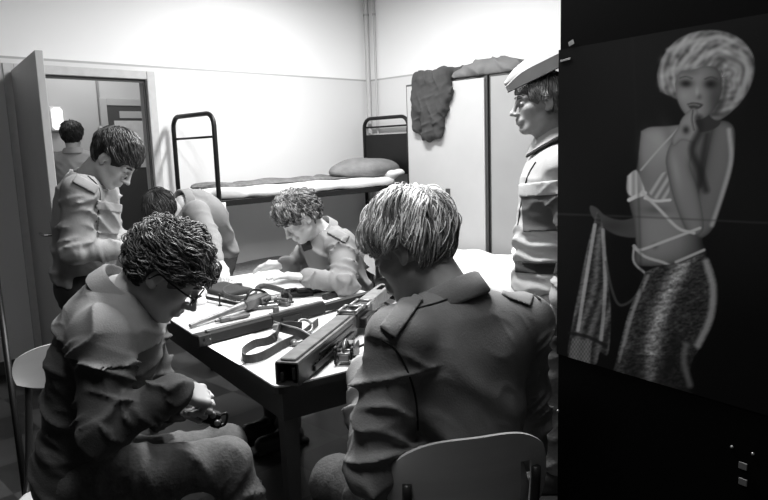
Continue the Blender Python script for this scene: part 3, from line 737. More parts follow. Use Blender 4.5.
# ---- poster: a printed picture, painted as vertex colours on one flat sheet
RSP = np.random.RandomState(5); SPK0 = RSP.rand(400, 400)
def vnoise(x, y):
    xi = np.floor(x).astype(int); yi = np.floor(y).astype(int); fx = x-xi; fy = y-yi; g_ = lambda a, b: SPK0[a % 400, b % 400]
    return (g_(xi, yi)*(1-fx)+g_(xi+1, yi)*fx)*(1-fy)+(g_(xi, yi+1)*(1-fx)+g_(xi+1, yi+1)*fx)*fy
def paint(px, py):
    """tone of the print; px, py in photo pixels of the flat sheet"""
    SPK = .6*vnoise((px*.9-py*.3)/3.2+50, (py+px*.25)/1.7+50)+.4*vnoise(px/1.5+90, py/1.3+20)
    T = np.full(px.shape, .02)+.012*np.sin(px*.03+1)*np.sin(py*.02)
    T = T+.018*np.exp(-((py-150)/110.)**2)
    def poly(P, soft=1.5):
        P = np.array(P, float); d2 = np.full(px.shape, 1e9); ins = np.zeros(px.shape, bool)
        for i in range(len(P)):
            a, b = P[i], P[(i+1) % len(P)]; e = b-a; wx, wy = px-a[0], py-a[1]
            t = np.clip((wx*e[0]+wy*e[1])/(e@e+1e-9), 0, 1); d2 = np.minimum(d2, (wx-e[0]*t)**2+(wy-e[1]*t)**2)
            c = ((a[1] <= py) & (b[1] > py)) | ((b[1] <= py) & (a[1] > py))
            xi = a[0]+(py-a[1])*(e[0]/(e[1] if abs(e[1]) > 1e-9 else 1e-9)); ins ^= c & (px < xi)
        sd = np.sqrt(d2)*np.where(ins, 1, -1); return np.clip(.5+sd/soft, 0, 1), sd
    def crv(P, n=5): return [tuple(p) for p in spline(list(P)+[P[0]], n)][:-1]
    def put(m, v, al=1.): 
        nonlocal T
        T = T*(1-m*al)+v*m*al
    def stroke(P, r, v, al=1., soft=1.4):
        P = spline(P, 6) if len(P) > 2 else P; d = np.full(px.shape, 1e9)
        for a, b in zip(P[:-1], P[1:]):
            a = np.asarray(a, float); b = np.asarray(b, float); e = b-a; t = np.clip(((px-a[0])*e[0]+(py-a[1])*e[1])/(e@e+1e-9), 0, 1)
            d = np.minimum(d, np.hypot(px-a[0]-e[0]*t, py-a[1]-e[1]*t))
        put(np.clip(.5+(r-d)/soft, 0, 1), v, al)
    def blob(cx, cy, rx, ry, v, al=1., ang=0.):
        x = px-cx; y = py-cy; c, s = math.cos(ang), math.sin(ang); u = (x*c+y*s)/rx; w_ = (-x*s+y*c)/ry
        put(np.exp(-(u*u+w_*w_)), v, al)
    # far arm and the shawl it holds
    m, _ = poly(crv([(640, 216), (622, 220), (606, 216), (597, 208), (590, 206), (592, 216), (604, 228), (620, 236), (640, 236)])); put(m, .17)
    blob(612, 226, 16, 7, .10, .6)
    m, sd = poly(crv([(597, 212), (589, 240), (580, 282), (572, 325), (568, 358), (584, 362), (596, 364), (600, 352), (608, 354), (611, 320), (609, 285), (606, 248), (602, 222)]))
    st = .17+.07*np.sin(px*.55+py*.12+1.5*np.sin(py*.06))+.16*(SPK-.5); put(m, np.clip(st, .05, .5))
    stroke([(595, 225), (586, 280), (578, 330)], 1.8, .5, .7); stroke([(603, 230), (605, 290), (601, 340)], 1.8, .5, .6)
    stroke([(569, 333), (585, 336), (597, 341), (606, 346)], 1.6, .05, .8)
    m, _ = poly([(572, 338), (592, 341), (590, 364), (568, 360)]); put(m, .26+.08*np.sin(px*1.9)*np.sin(py*1.3), .8)
    stroke([(606, 262), (612, 290), (620, 305), (634, 298), (644, 280)], 1.3, .2, .7)
    # torso
    m, sd = poly(crv([(641, 131), (650, 127), (668, 126), (682, 124), (694, 120), (712, 118), (724, 120), (732, 126), (734, 140), (731, 160), (724, 185), (716, 205), (712, 228), (703, 240), (705, 258), (640, 266), (636, 245), (634, 222), (629, 203), (628, 188), (636, 170), (639, 150)]))
    sk = .27+.06*np.cos((px-660)/20.)-.04*((py-190)/80.)+.03*np.sin(py*.06)-.10*np.clip((px-680)/30, 0, 1); sk = sk-.12*np.exp(-np.maximum(sd, 0)/4.5); put(m, sk)
    blob(648, 150, 8, 16, .34, .6); blob(660, 232, 14, 22, .33, .5); blob(672, 142, 6, 20, .2, .5, -.4); blob(655, 246, 3, 3, .12, .5)
    # bust and halter top
    m, _ = poly(crv([(627, 176), (636, 170), (642, 182), (645, 194), (636, 198), (627, 192)])); put(m, .43+.06*np.sin(px*.9))
    m, _ = poly(crv([(648, 192), (656, 178), (666, 172), (669, 184), (668, 198), (656, 199)])); put(m, .36+.07*np.sin(px*.8+py*.5))
    stroke([(645, 198), (656, 201), (670, 200)], 1.5, .5); stroke([(629, 200), (637, 196), (645, 193)], 2, .5)
    blob(655, 210, 14, 5, .17, .6)
    # upper arm on the right, forearm up to the mouth
    m, sd = poly(crv([(714, 122), (726, 121), (734, 128), (735, 145), (733, 165), (728, 185), (720, 208), (712, 230), (700, 238), (692, 228), (694, 205), (702, 180), (708, 150)]))
    put(m, .27+.0*px-.12*np.exp(-np.maximum(sd, 0)/3.)); stroke([(729, 130), (731, 160), (722, 195), (712, 225)], 2.2, .44, .8, 3)
    stroke([(707, 135), (702, 165), (700, 185)], 2.5, .10, .7, 4)
    m, sd = poly(crv([(684, 132), (694, 136), (694, 150), (690, 165), (696, 185), (702, 210), (703, 230), (692, 236), (684, 226), (674, 200), (668, 175), (666, 158), (672, 142)]))
    put(m, .31-.12*np.exp(-np.maximum(sd, 0)/2.5)); blob(676, 170, 4, 20, .38, .6, -.2)
    # ties
    stroke([(681, 126), (660, 148), (641, 170)], .9, .42); stroke([(642, 192), (660, 210), (678, 228), (694, 233)], 1.5, .47)
    stroke([(700, 228), (668, 240), (640, 250), (634, 246)], 1.4, .46); stroke([(634, 246), (644, 256), (662, 262), (676, 266), (700, 258)], 1.4, .44)
    stroke([(676, 262), (690, 256), (704, 250)], 1.4, .44); stroke([(634, 246), (634, 262), (646, 274)], 1.2, .4)
    # skirt
    m, sd = poly(crv([(645, 272), (660, 266), (684, 262), (703, 254), (712, 266), (717, 285), (716, 312), (709, 332), (700, 348), (692, 362), (688, 386), (694, 402), (650, 398), (612, 386), (616, 362), (622, 336), (630, 308), (640, 286)]))
    f = px-(676-(py-262)*.22-14*np.sin((py-262)/45.))
    sh = .11+.26*np.exp(-(f-8)**2/80.)+.10*np.exp(-(f+22)**2/40.); sh = sh*(.55+.9*SPK)+.10*(SPK-.5)
    sh = np.where(py > 355, sh*.7, sh); put(m, np.clip(sh, .06, .55))
    stroke([(706, 262), (713, 288), (710, 318), (698, 345)], 3.4, .42, .8, 4); stroke([(648, 276), (634, 310), (624, 345)], 1.4, .36, .7); stroke([(640, 290), (628, 325), (619, 362)], 1.3, .4, .5)
    stroke([(686, 345), (684, 362), (690, 385)], 3, .3, .7, 4); stroke([(676, 340), (668, 368), (650, 392)], 5, .06, .6, 5)
    # neck and head
    m, _ = poly(crv([(690, 112), (716, 108), (720, 124), (704, 132), (690, 128)])); put(m, .12)
    m, sd = poly(crv([(660, 92), (657, 74), (663, 56), (674, 42), (690, 33), (712, 30), (732, 34), (746, 44), (754, 58), (754, 76), (748, 92), (738, 106), (722, 119), (712, 118), (700, 100), (680, 100), (670, 96)]))
    ra_ = np.hypot(px-722, (py-78)*.9); th_ = np.arctan2(py-78, px-722); hr = .31+.05*np.sin(ra_*.55+1.3*np.sin(th_*3))+.03*np.sin(ra_*1.1+2*np.sin(th_*5+1))+.03*np.sin(th_*9+ra_*.08); hr = hr+.10*(vnoise(px/4.+7, py/4.+3)-.5)-.09*np.exp(-np.maximum(sd, 0)/3.)
    put(m, hr)
    for a in (((672, 70), (690, 66), (712, 52), (736, 40)), ((668, 50), (690, 42), (720, 36)), ((740, 50), (748, 72), (736, 100)), ((700, 48), (684, 60), (676, 72))): stroke(a, 2.2, .43, .6, 3)
    for cx, cy in ((664, 60), (667, 74), (662, 84), (674, 52), (671, 90), (683, 47)): blob(cx, cy, 4, 4, .42, .6); blob(cx+4, cy+4, 2.5, 2.5, .15, .6)
    stroke([(724, 60), (712, 70), (700, 74)], 3, .14, .7, 5); stroke([(726, 78), (724, 98), (716, 112)], 2.5, .12, .6, 4); blob(733, 75, 9, 20, .38, .5)
    m, sd = poly(crv([(675, 84), (680, 72), (692, 70), (708, 66), (720, 72), (722, 88), (718, 102), (710, 114), (698, 120), (686, 115), (678, 102)]))
    put(m, .33-.09*np.clip((px-700)/18, 0, 1)-.09*np.exp(-np.maximum(sd, 0)/2.5))
    blob(686, 83.5, 6.5, 4, .05, .9); blob(711, 84, 6.5, 4.6, .04, .95); stroke([(680, 78), (686, 76.5), (692, 78.5)], .7, .12, .6); stroke([(705, 79), (711, 77), (717, 79)], .7, .1, .6)
    blob(715, 98, 7, 16, .13, .6); blob(688, 72, 12, 4, .22, .6)
    blob(699, 97, 3, 3, .17, .7); blob(697, 92, 1.8, 5, .42, .6); blob(684, 96, 6, 5, .38, .5)
    m, _ = poly(crv([(687, 104), (692, 102.5), (699, 103), (703, 105), (698, 109), (691, 109)])); put(m, .15); stroke([(689, 105), (694, 104.5), (699, 105.5)], .7, .30)
    # the hand at the mouth
    m, sd = poly(crv([(678, 128), (682, 118), (690, 110), (694, 108), (698, 112), (696, 122), (700, 132), (694, 142), (682, 140), (674, 146), (672, 138)])); put(m, .34-.1*np.exp(-np.maximum(sd, 0)/1.6))
    blob(686, 130, 3.5, 4, .08, .85); stroke([(693, 110), (692, 120), (694, 130)], .7, .16, .8); stroke([(699, 118), (700, 130), (692, 150), (700, 170), (706, 190)], 3.2, .08, .75, 5)
    # fold creases in the paper
    stroke([(558, 214), (640, 217), (768, 223)], .8, .16, .55, 2); stroke([(630, 0), (636, 120), (645, 400)], .8, .075, .4, 3)
    return np.clip(T, .02, .8)
s_end = .86
zt0, zb0_ = hit(562, 50, GP0, GN3)[2], hit(562, 355, GP0, GN3)[2]
NS, NZ = 300, 380; ss, zz = np.meshgrid(np.linspace(.004, s_end, NS), np.linspace(zb0_, zt0+.001, NZ), indexing='ij')
Vp = np.stack([G0[0]+GD[0]*ss+GN[0]*.0022, G0[1]+GD[1]*ss+GN[1]*.0022, zz], -1).reshape(-1, 3)
dv = Vp-CAM; zc = dv@FW; ppx = 384+F_PX*(dv@RT)/zc; ppy = 250-F_PX*(dv@UP)/zc
tone = paint(ppx.reshape(NS, NZ), ppy.reshape(NS, NZ)).ravel()
lin = np.where(tone <= .04045, tone/12.92, ((tone+.055)/1.055)**2.4)
POSTER_GAIN = 3.3
i, j = np.meshgrid(np.arange(NS-1), np.arange(NZ-1), indexing='ij'); b0 = (i*NZ+j).ravel()
Fp = np.stack([b0, b0+1, b0+NZ+1, b0+NZ], 1)
Vb = np.array([GP(.004, .0005, zb0_), GP(s_end, .0005, zb0_), GP(s_end, .0005, zt0), GP(.004, .0005, zt0)]); n0 = len(Vp)
posm = mat('poster_print', .5, .5, vcol=True, spec=.12)
po = obj('poster', np.concatenate([Vp, Vb]), list(Fp)+[(n0, n0+1, n0+2, n0+3)], posm, cols=np.concatenate([lin*POSTER_GAIN, np.full(4, .5)]))
tag(po, 'large dark glossy poster of a light-haired woman in a shiny skirt', 'poster')
for (px, py, ang, lx, lz, lab) in ((572, 43, .3, .009, .006, 'small scrap of tape at the upper left of the poster'), (566, 60, .1, .018, .0025, 'thin light strip of tape just below the tape scrap')):
    q = hit(px, py, GP0, GN3); s_ = (q[:2]-G0)@GD; A_ = np.array([GAX[0]*math.cos(ang)+GAX[2]*math.sin(ang), GAX[1], GAX[2]*math.cos(ang)-GAX[0]*math.sin(ang)])
    mb = MB(); mb.box(GP(s_, .0032, q[2]), (lx, .0008, lz), A_, .0003); tag(mb.build('tape', M['locker2']), lab, 'tape')

# ------------------------------------------------------------------ table
TN = np.array([-.34, 1.94]); E1 = nrm([-.56, .83]); E2 = np.array([E1[1], -E1[0]]); TL, TW, TZ = 1.88, .95, .74
def TP(t, w_, z=TZ): q = TN+E1*t+E2*w_; return np.array([q[0], q[1], z])
TAX = np.array([[E1[0], E1[1], 0], [E2[0], E2[1], 0], [0, 0, 1.]])
tab = empty('work_table', TP(TL/2, TW/2, 0)); tag(tab, 'long table with a white top and deep black apron, covered in weapon parts', 'table')
mb = MB(); cr = .035; poly = []
for (cx, cy, a0) in ((TL-cr, TW-cr, 0), (cr, TW-cr, 1.5708), (cr, cr, 3.1416), (TL-cr, cr, 4.7124)):
    for t in np.linspace(0, 1.5708, 5): poly.append((cx+cr*math.cos(a0+t), cy+cr*math.sin(a0+t)))
mb.prism(poly, TP(0, 0, TZ-.022), TAX[0], TAX[1], (0, 0, .022)); tt = mb.build('tabletop', M['tabletop'], tab)
mb = MB(); mb.prism([(TL/2+(x-TL/2)*1.0015, TW/2+(y-TW/2)*1.002) for x, y in poly], TP(0, 0, TZ-.026), TAX[0], TAX[1], (0, 0, .021)); mb.build('edge_band', M['tableedge'], tab)
mb = MB()
for (t0, t1, w0, w1) in ((.03, TL-.03, .03, .05), (.03, TL-.03, TW-.05, TW-.03), (.03, .05, .05, TW-.05), (TL-.05, TL-.03, .05, TW-.05)):
    mb.box(TP((t0+t1)/2, (w0+w1)/2, TZ-.076), ((t1-t0)/2, (w1-w0)/2, .05), TAX)
mb.build('apron', M['tableedge'], tab)
for t in (.06, TL-.06):
    for w_ in (.06, TW-.06):
        mb = MB(); c = TP(t, w_, 0); v = []
        for z, h_ in ((0, .017), (TZ-.03, .026)):
            for a, b in ((-1, -1), (1, -1), (1, 1), (-1, 1)): v.append(TP(t, w_, z)+TAX[0]*a*h_+TAX[1]*b*h_)
        mb.add(v, [(3, 2, 1, 0), (4, 5, 6, 7)]+[(k, (k+1) % 4, (k+1) % 4+4, k+4) for k in range(4)]); mb.build('leg', M['tableleg'], tab)

# papers
def sheet(px4, z, label, name='sheet_of_paper', t=.0012, m='paper', grp=None, curl=0.):
    Q = [pz(x, y, z) for x, y in px4]; n = 8; V = []; Fc = []
    for k in (0, 1):
        for i in range(n+1):
            for j in range(n+1):
                u, v_ = i/n, j/n; p = (Q[0]*(1-u)+Q[1]*u)*(1-v_)+(Q[3]*(1-u)+Q[2]*u)*v_
                p = p+np.array([0, 0, k*t+curl*(abs(u-.5)**3*6+abs(v_-.5)**3*3)*.5]); V.append(p)
    m_ = (n+1)**2
    for i in range(n):
        for j in range(n):
            a = i*(n+1)+j; Fc.append((a, a+1, a+n+2, a+n+1)); a += m_; Fc.append((a, a+n+1, a+n+2, a+1))
    for i in range(n):
        for e in ((i, i+1), (m_-1-i, m_-2-i), ((i+1)*(n+1), i*(n+1)), (i*(n+1)+n, (i+1)*(n+1)+n)): Fc.append((e[0], e[0]+m_, e[1]+m_, e[1]))
    return tag(obj(name, V, Fc, M[m]), label, 'paper', grp)
sheet([(228, 279), (272, 296), (338, 281), (287, 266)], TZ+.001, 'largest sheet of white paper lying under the curly-haired man\'s hand', curl=.008)
sheet([(205, 345), (240, 366), (278, 345), (243, 330)], TZ+.001, 'white paper sheet near the table corner under the leather sling', curl=.004)
sheet([(300, 300), (322, 312), (355, 300), (330, 289)], TZ+.001, 'white paper sheet behind the long rifle before the curly-haired man', curl=.004)

# ------------------------------------------------------------------ things on the table
def frame_ab(A, B, roll=0.):
    x = nrm(B-A); z = np.array([0, 0, 1.]); y = nrm(np.cross(z, x)); z = np.cross(x, y); 
    if roll: y, z = y*math.cos(roll)+z*math.sin(roll), z*math.cos(roll)-y*math.sin(roll)
    return np.array([x, y, z])
# the machine gun in front
A0 = pz(287, 374, TZ+.045); B0 = pz(402, 279, TZ+.055); GA = frame_ab(A0, B0); GLn = np.linalg.norm(B0-A0)
def g(x, y=0., z=0.): return A0+GA[0]*x+GA[1]*y+GA[2]*z
gun = empty('machine_gun', A0+GA[0]*GLn/2-np.array([0, 0, .04])); tag(gun, 'long stamped-steel machine gun receiver lying diagonally, its hollow end at the table corner', 'gun')
RL = GLn*.40
mb = MB()   # receiver: U channel upside down, open at the rear
mb.box(g(RL/2, 0, .034), (RL/2, .037, .003), GA, .001)
mb.build('receiver_top', M['metal'], gun)
mb = MB()
for s_ in (-1, 1): mb.box(g(RL/2, s_*.036, -.002), (RL/2, .003, .034), GA, .001)
mb.box(g(RL/2+.04, 0, 0), (RL/2-.04, .03, .028), GA); mb.box(g(.10, 0, -.034), (.10, .034, .003), GA)
mb.build('receiver', mat('dark_grey_steel', .05, .4, .5, noise=.4, nscale=20), gun)
mb = MB(); mb.box(g(RL*.48, 0, .040), (RL*.46, .026, .004), GA, .003); mb.build('top_cover', M['metal'], gun)
mb = MB(); mb.box(g(.022, -.02, .0), (.02, .006, .02), GA, .002); mb.box(g(.02, .02, -.012), (.016, .006, .014), GA, .002); mb.build('rear_lug', M['metal_d'], gun)
mb = MB()
for k in range(7): mb.box(g(RL*.25+k*.035, -.0405, -.01), (.012, .002, .006), GA)
mb.box(g(RL*.6, -.041, .012), (RL*.3, .0025, .004), GA); mb.box(g(RL*.55, -.043, -.02), (RL*.35, .004, .010), GA, .002); mb.build('side_rail', M['metal_d'], gun)
mb = MB(); mb.box(g(RL+.09, 0, .012), (.10, .045, .028), GA, .006); mb.box(g(RL+.08, -.05, 0), (.06, .02, .02), GA, .004); mb.build('feed_block', M['metal_d'], gun)
for k, (x, y) in enumerate(((RL+.03, -.005), (RL+.13, -.02))):
    mb = MB(); c = g(x, y, .052); hx, hy = .04, .034
    P_ = [c+GA[0]*a*hx+GA[1]*b*hy for a, b in ((-1, -1), (1, -1), (1, 1), (-1, 1))]
    for q in range(4): mb.tube([P_[q], P_[(q+1) % 4]], .0065, 8)
    for q in P_: mb.box(q, (.007, .007, .0065), GA, .002)
    mb.build('feed_buckle', M['metal_l'], gun, True)
x0 = RL+.19; x1 = GLn+.06; mb = MB()
for s_ in (-1, 1): mb.box(g((x0+x1)/2, s_*.028, .012), ((x1-x0)/2, .003, .026), GA, .001)
for s_ in (-1, 1): mb.box(g((x0+x1)/2, s_*.022, .037), ((x1-x0)/2, .008, .003), GA, .001)
mb.box(g((x0+x1)/2, 0, -.012), ((x1-x0)/2, .028, .003), GA)
xs = x0; step = .115
mb.box(g(x0+.12, 0, .037), (.12, .016, .003), GA, .001); xs = x0+.24
while xs < x1-.02:
    mb.box(g(xs+step, 0, .037), (.018, .016, .003), GA); xs += step
mb.build('barrel_jacket', M['metal_l'], gun)
mb = MB(); mb.tube([g(x0-.02, 0, .006), g(x1+.03, 0, .006)], .011, 12); mb.build('barrel', M['metal_d'], gun, True)
for s_ in (-1, 1):
    mb = MB(); mb.tube([g(x0+.25, s_*.02, -.02), g(x0+.20, s_*.05-.03, -.03), g(x0-.02, s_*.06-.04, -.035)], .006, 8); mb.build('bipod_leg', M['metal_d'], gun, True)

# trigger group block beside it
def bits(name, label, cat, px, py, seed, m='metal_d', n=7, size=.03, z=TZ, grp=None, ang=0., mats=('metal_d', 'metal')):
    """a stripped mechanism: plates, pins, springs and rods on one base"""
    rs = np.random.RandomState(seed); c = pz(px, py, z+.012); root = empty(name, (c[0], c[1], z)); tag(root, label, cat, grp)
    ca, sa = math.cos(ang), math.sin(ang); AX_ = np.array([[ca, sa, 0], [-sa, ca, 0], [0, 0, 1.]])
    mb = MB(); mb.box(c, (size*1.3, size*.55, .010), AX_, .003); mb.box(c+AX_[0]*size*.5+np.array([0, 0, .014]), (size*.5, size*.35, .008), AX_, .002)
    mb.box(c-AX_[0]*size*.8+np.array([0, 0, .008]), (size*.28, size*.7, .012), AX_, .002); mb.build('housing', M[mats[0]], root)
    mb = MB(); p0 = c-AX_[0]*size*1.2+np.array([0, 0, .016])+AX_[1]*size*.3; turns = 9
    pts = [p0+AX_[0]*size*2*t+AX_[1]*.006*math.cos(t*turns*6.28)+np.array([0, 0, .006*math.sin(t*turns*6.28)]) for t in np.linspace(0, 1, turns*8)]
    mb.tube(pts, .0014, 5); mb.build('spring', M['metal_l'], root, True)
    for k in range(n):
        mb = MB(); a = rs.uniform(-1, 1, 2); p = c+AX_[0]*a[0]*size*1.2+AX_[1]*a[1]*size*.6+np.array([0, 0, .012])
        mb.lathe(p-AX_[1]*.006, AX_[1] if k % 2 else (0, 0, 1), [(0, .003+.003*rs.rand()), (.012+.01*rs.rand(), .004)], 8); mb.build('pin', M['metal_l'], root, True)
    mb = MB(); q = c+AX_[0]*size*1.1+np.array([0, 0, .004]); mb.tube(spline([q, q+AX_[0]*size*.5+AX_[1]*size*.4, q+AX_[0]*size*.2+AX_[1]*size*.9, q-AX_[0]*size*.3+AX_[1]*size*.5], 5), .0035, 7); mb.build('lever', M[mats[1]], root, True)
    return root
# trigger housing: open frame with mechanism between its plates
tg = empty('trigger_housing', pz(346, 352, TZ)); tag(tg, 'small black trigger housing lying right of the machine gun receiver', 'gun part')
c = pz(347, 352, TZ+.03); A_ = frame_ab(pz(334, 362, TZ), pz(352, 335, TZ))
for s_ in (-1, 1):
    mb = MB(); mb.box(c+A_[1]*s_*.028, (.068, .004, .024), A_, .003); mb.box(c+A_[1]*s_*.028+A_[2]*.022-A_[0]*.05, (.012, .006, .012), A_, .003); mb.build('side_plate', M['metal_d'], tg)
for k in (-.052, -.01, .04): mb = MB(); mb.tube([c+A_[0]*k+A_[1]*.032+A_[2]*.008, c+A_[0]*k-A_[1]*.032+A_[2]*.008], .006, 10); mb.build('cross_pin', M['metal_l'], tg, True)
mb = MB(); mb.tube(spline([c+A_[0]*.02+A_[2]*.02, c-A_[0]*.01+A_[2]*.045, c-A_[0]*.045+A_[2]*.03, c-A_[0]*.05], 6), .006, 8); mb.build('trigger', M['metal'], tg, True)
mb = MB(); mb.tube(spline([c+A_[0]*.062-A_[1]*.03, c+A_[0]*.09-A_[1]*.05, c+A_[0]*.05-A_[1]*.075, c-A_[0]*.02-A_[1]*.06, c-A_[0]*.05-A_[1]*.03], 6), .005, 8); mb.build('trigger_guard', M['metal_d'], tg, True)
mb = MB(); mb.box(c+A_[0]*.04+A_[2]*.012, (.02, .018, .014), A_, .004); mb.build('hammer', M['metal'], tg)
mb = MB(); mb.box(c-A_[0]*.035-A_[2]*.004, (.022, .02, .012), A_, .004); mb.build('sear', M['metal'], tg)

# ring and grip piece between sling and receiver
rg = empty('sling_swivel', pz(306, 327, TZ)); tag(rg, 'bright round steel ring standing on its strap clip beside the receiver', 'ring')
c = pz(305, 326, TZ+.034); A_ = frame_ab(pz(297, 330, TZ), pz(316, 326, TZ)); mb = MB()
mb.tube([c+A_[0]*.03*math.cos(t)+(A_[2]*.7+A_[1]*.7)*.03*math.sin(t) for t in np.linspace(0, 6.283, 25)], .0055, 8); mb.build('ring', M['metal_l'], rg, True)
mb = MB(); mb.box(c-A_[2]*.03, (.02, .012, .005), A_, .002); mb.build('clip', M['metal'], rg)
gp = empty('gun_grip', pz(297, 333, TZ)); tag(gp, 'curved bright-edged grip frame between the leather loop and the receiver', 'gun part')
mb = MB(); P_ = [pz(274, 325, TZ+.03), pz(285, 329, TZ+.05), pz(300, 333, TZ+.045), pz(313, 341, TZ+.03)]; mb.ribbon(spline(P_, 6), (.3, .3, 1), .016, .004); mb.build('grip_plate', M['metal'], gp)
mb = MB(); mb.tube(spline([p+np.array([0, 0, .014]) for p in P_], 6), .004, 7); mb.build('grip_edge', M['metal_l'], gp, True)
mb = MB(); c = pz(294, 343, TZ+.012); mb.lathe(c, (0, -.6, .8), [(0, .013), (.008, .013)], 14); mb.box(c+np.array([.02, .012, .0]), (.022, .011, .006), frame_ab(c, c+np.array([.05, .04, 0])), .002); mb.build('grip_lug', M['metal_l'], gp, True)
# leather sling with its loop
sl = empty('gun_sling', pz(258, 352, TZ)); tag(sl, 'leather sling curled in a wide loop at the front edge of the table', 'strap')
px_ = [(318, 322), (300, 336), (282, 345), (262, 356), (246, 359), (243, 352), (254, 344), (268, 341), (276, 336), (279, 328), (288, 325), (302, 326)]
zs = [.02, .018, .018, .018, .018, .018, .02, .03, .05, .05, .05, .045]
mb = MB(); mb.ribbon(spline([pz(x, y, TZ+z) for (x, y), z in zip(px_, zs)], 6), (0, 0, 1), .0155, .0022); mb.build('strap', M['strap'], sl)
mb = MB(); q = pz(277, 327, TZ+.05); mb.box(q, (.015, .009, .012), bev=.003); mb.build('buckle', M['metal_l'], sl)

# rifle lying across the left side, its black end overhanging the edge
A1 = pz(206, 338, TZ+.028); B1 = pz(356, 299, TZ+.028); RA = frame_ab(A1, B1); RLn = np.linalg.norm(B1-A1)
def rr_(x, y=0., z=0.): return A1+RA[0]*x+RA[1]*y+RA[2]*z
rf = empty('rifle', A1+RA[0]*RLn/2-np.array([0, 0, .028])); tag(rf, 'stripped rifle with black handguard laid across the table, one end over the left edge', 'rifle')
mb = MB(); mb.box(rr_(RLn*.19, 0, 0), (RLn*.19, .021, .024), RA, .008); mb.build('handguard', M['plastic'], rf)
mb = MB(); mb.box(rr_(-.02, 0, -.002), (.028, .026, .024), RA, .004); mb.tube([rr_(-.02, -.03, 0), rr_(-.02, .03, 0)], .007); mb.build('front_cap', M['metal_d'], rf)
mb = MB(); mb.box(rr_(RLn*.19, 0, .026), (RLn*.19, .010, .0035), RA, .002); mb.build('top_rail', M['metal'], rf)
mb = MB(); mb.box(rr_(RLn*.56, 0, .002), (RLn*.185, .019, .024), RA, .005); mb.box(rr_(RLn*.5, -.02, -.004), (.05, .006, .012), RA, .003); mb.build('receiver', M['metal_d'], rf)
mb = MB(); mb.box(rr_(RLn*.56, 0, .028), (RLn*.18, .012, .004), RA, .002); mb.box(rr_(RLn*.42, 0, .04), (.012, .007, .012), RA, .002); mb.build('sight_rail', M['metal'], rf)
mb = MB(); mb.prism([(0, .024), (.3, .03), (.3, -.06), (.22, -.055), (0, -.022)], rr_(RLn*.74, -.018, 0), RA[0], RA[1]*-.0+RA[2]*.6, RA[1]*.036); mb.build('stock', M['plastic'], rf)
for x in (.04, .06):
    mb = MB(); mb.lathe(rr_(x-.06, -.026, 0), -RA[1], [(0, .004), (.004, .003)], 8); mb.build('rivet', M['metal_l'], rf, True)
# grey barrel with receiver end
A2 = pz(190, 326, TZ+.012); B2 = pz(245, 305, TZ+.035); d2 = nrm(B2-A2)
rb = empty('rifle_barrel', (A2+B2)/2*np.array([1, 1, 0])+np.array([0, 0, TZ])); tag(rb, 'tapering grey barrel pointing to the left table edge behind the rifle', 'gun part')
mb = MB(); mb.lathe(A2, d2, [(0, .009), (.03, .010), (.031, .0085), (np.linalg.norm(B2-A2)*.6, .013), (np.linalg.norm(B2-A2), .020)], 14); autosmooth(mb.build('barrel', M['metal_l'], rb))
mb = MB(); A_ = frame_ab(A2, B2); c = B2+d2*.06; mb.box(c, (.07, .024, .024), A_, .006); mb.box(c+d2*.04-A_[1]*.02, (.03, .02, .015), A_, .004); mb.build('barrel_block', M['metal'], rb)
mb = MB(); mb.tube(spline([B2+A_[2]*.02, B2+d2*.05+A_[2]*.055, B2+d2*.12+A_[2]*.03, B2+d2*.13-A_[1]*.03, B2+d2*.08-A_[1]*.05], 6), .006, 8); mb.build('gas_lever', M['metal_d'], rb, True)
# cleaning rod
A3 = pz(203, 297, TZ+.02); B3 = pz(243, 305, TZ+.02); mb = MB(); mb.tube([A3, B3], [.008, .010], 10); mb.tube([A3-nrm(B3-A3)*.01, A3+nrm(B3-A3)*.02], .012)
rd = mb.build('cleaning_rod', M['metal_d'], None, True); tag(rd, 'short thick black rod beside the crumpled white rag', 'rod')
mb = MB(); q = pz(220, 306, TZ); 
mb.lathe(q, (0, 0, 1), [(0, .009), (.006, .009), (.007, .004), (.05, .004), (.051, .007), (.06, .005)], 10); tag(mb.build('cleaning_brush', M['metal_d'], None, True), 'tiny upright black brush standing between rod and grey barrel', 'brush')
# white rag
s = Sdf(); c = pz(197, 304, TZ)
for dx, dy, dz, r in ((0, 0, .028, .034), (-.035, .01, .012, .028), (.02, .01, .055, .020), (.03, -.01, .02, .02), (-.07, -.01, .008, .018), (.012, .02, .075, .012)): s.ell(c+np.array([dx, dy, dz]), (r*1.2, r, r), k=.02)
tag(sdf_obj('cleaning_rag', s, .005, M['sheet'], post=lambda G, X, Y, Z: np.maximum(G-.005*np.sin(90*X+60*Z+2*np.sin(60*Y)), TZ+.001-Z)), 'crumpled white rag in front of the bespectacled man\'s face', 'rag')
# black cloth/case and round strap loop behind
s = Sdf(); Q = [pz(x, y, TZ+.012) for x, y in ((207, 293), (224, 282), (243, 286), (228, 297))]; c = sum(Q)/4
A_ = frame_ab(Q[0], Q[2]); s.box(c, (np.linalg.norm(Q[2]-Q[0])/2*.8, np.linalg.norm(Q[3]-Q[1])/2*.7, .012), A_, rad=.01)
tag(sdf_obj('tool_pouch', s, .006, cloth('black_canvas', .03), post=lambda G, X, Y, Z: G-.003*np.sin(40*X+30*Y)), 'flat black canvas pouch behind the cleaning rod', 'pouch')
lp = [pz(240+17*math.cos(t)*1.0, 292+6.5*math.sin(t), TZ+.018) for t in np.linspace(-.4, 5.4, 22)]
lp = lp+[pz(268, 287, TZ+.018), pz(280, 290, TZ+.02), pz(287, 298, TZ+.02)]
mb = MB(); mb.ribbon(spline([pz(292, 299, TZ+.02), pz(284, 291, TZ+.02), pz(264, 286, TZ+.02)]+lp[:20], 3), (0, 0, 1), .014, .002); tag(mb.build('webbing_strap', M['strap'], None, True), 'dark webbing strap curled in a circle behind the grey barrel', 'strap')
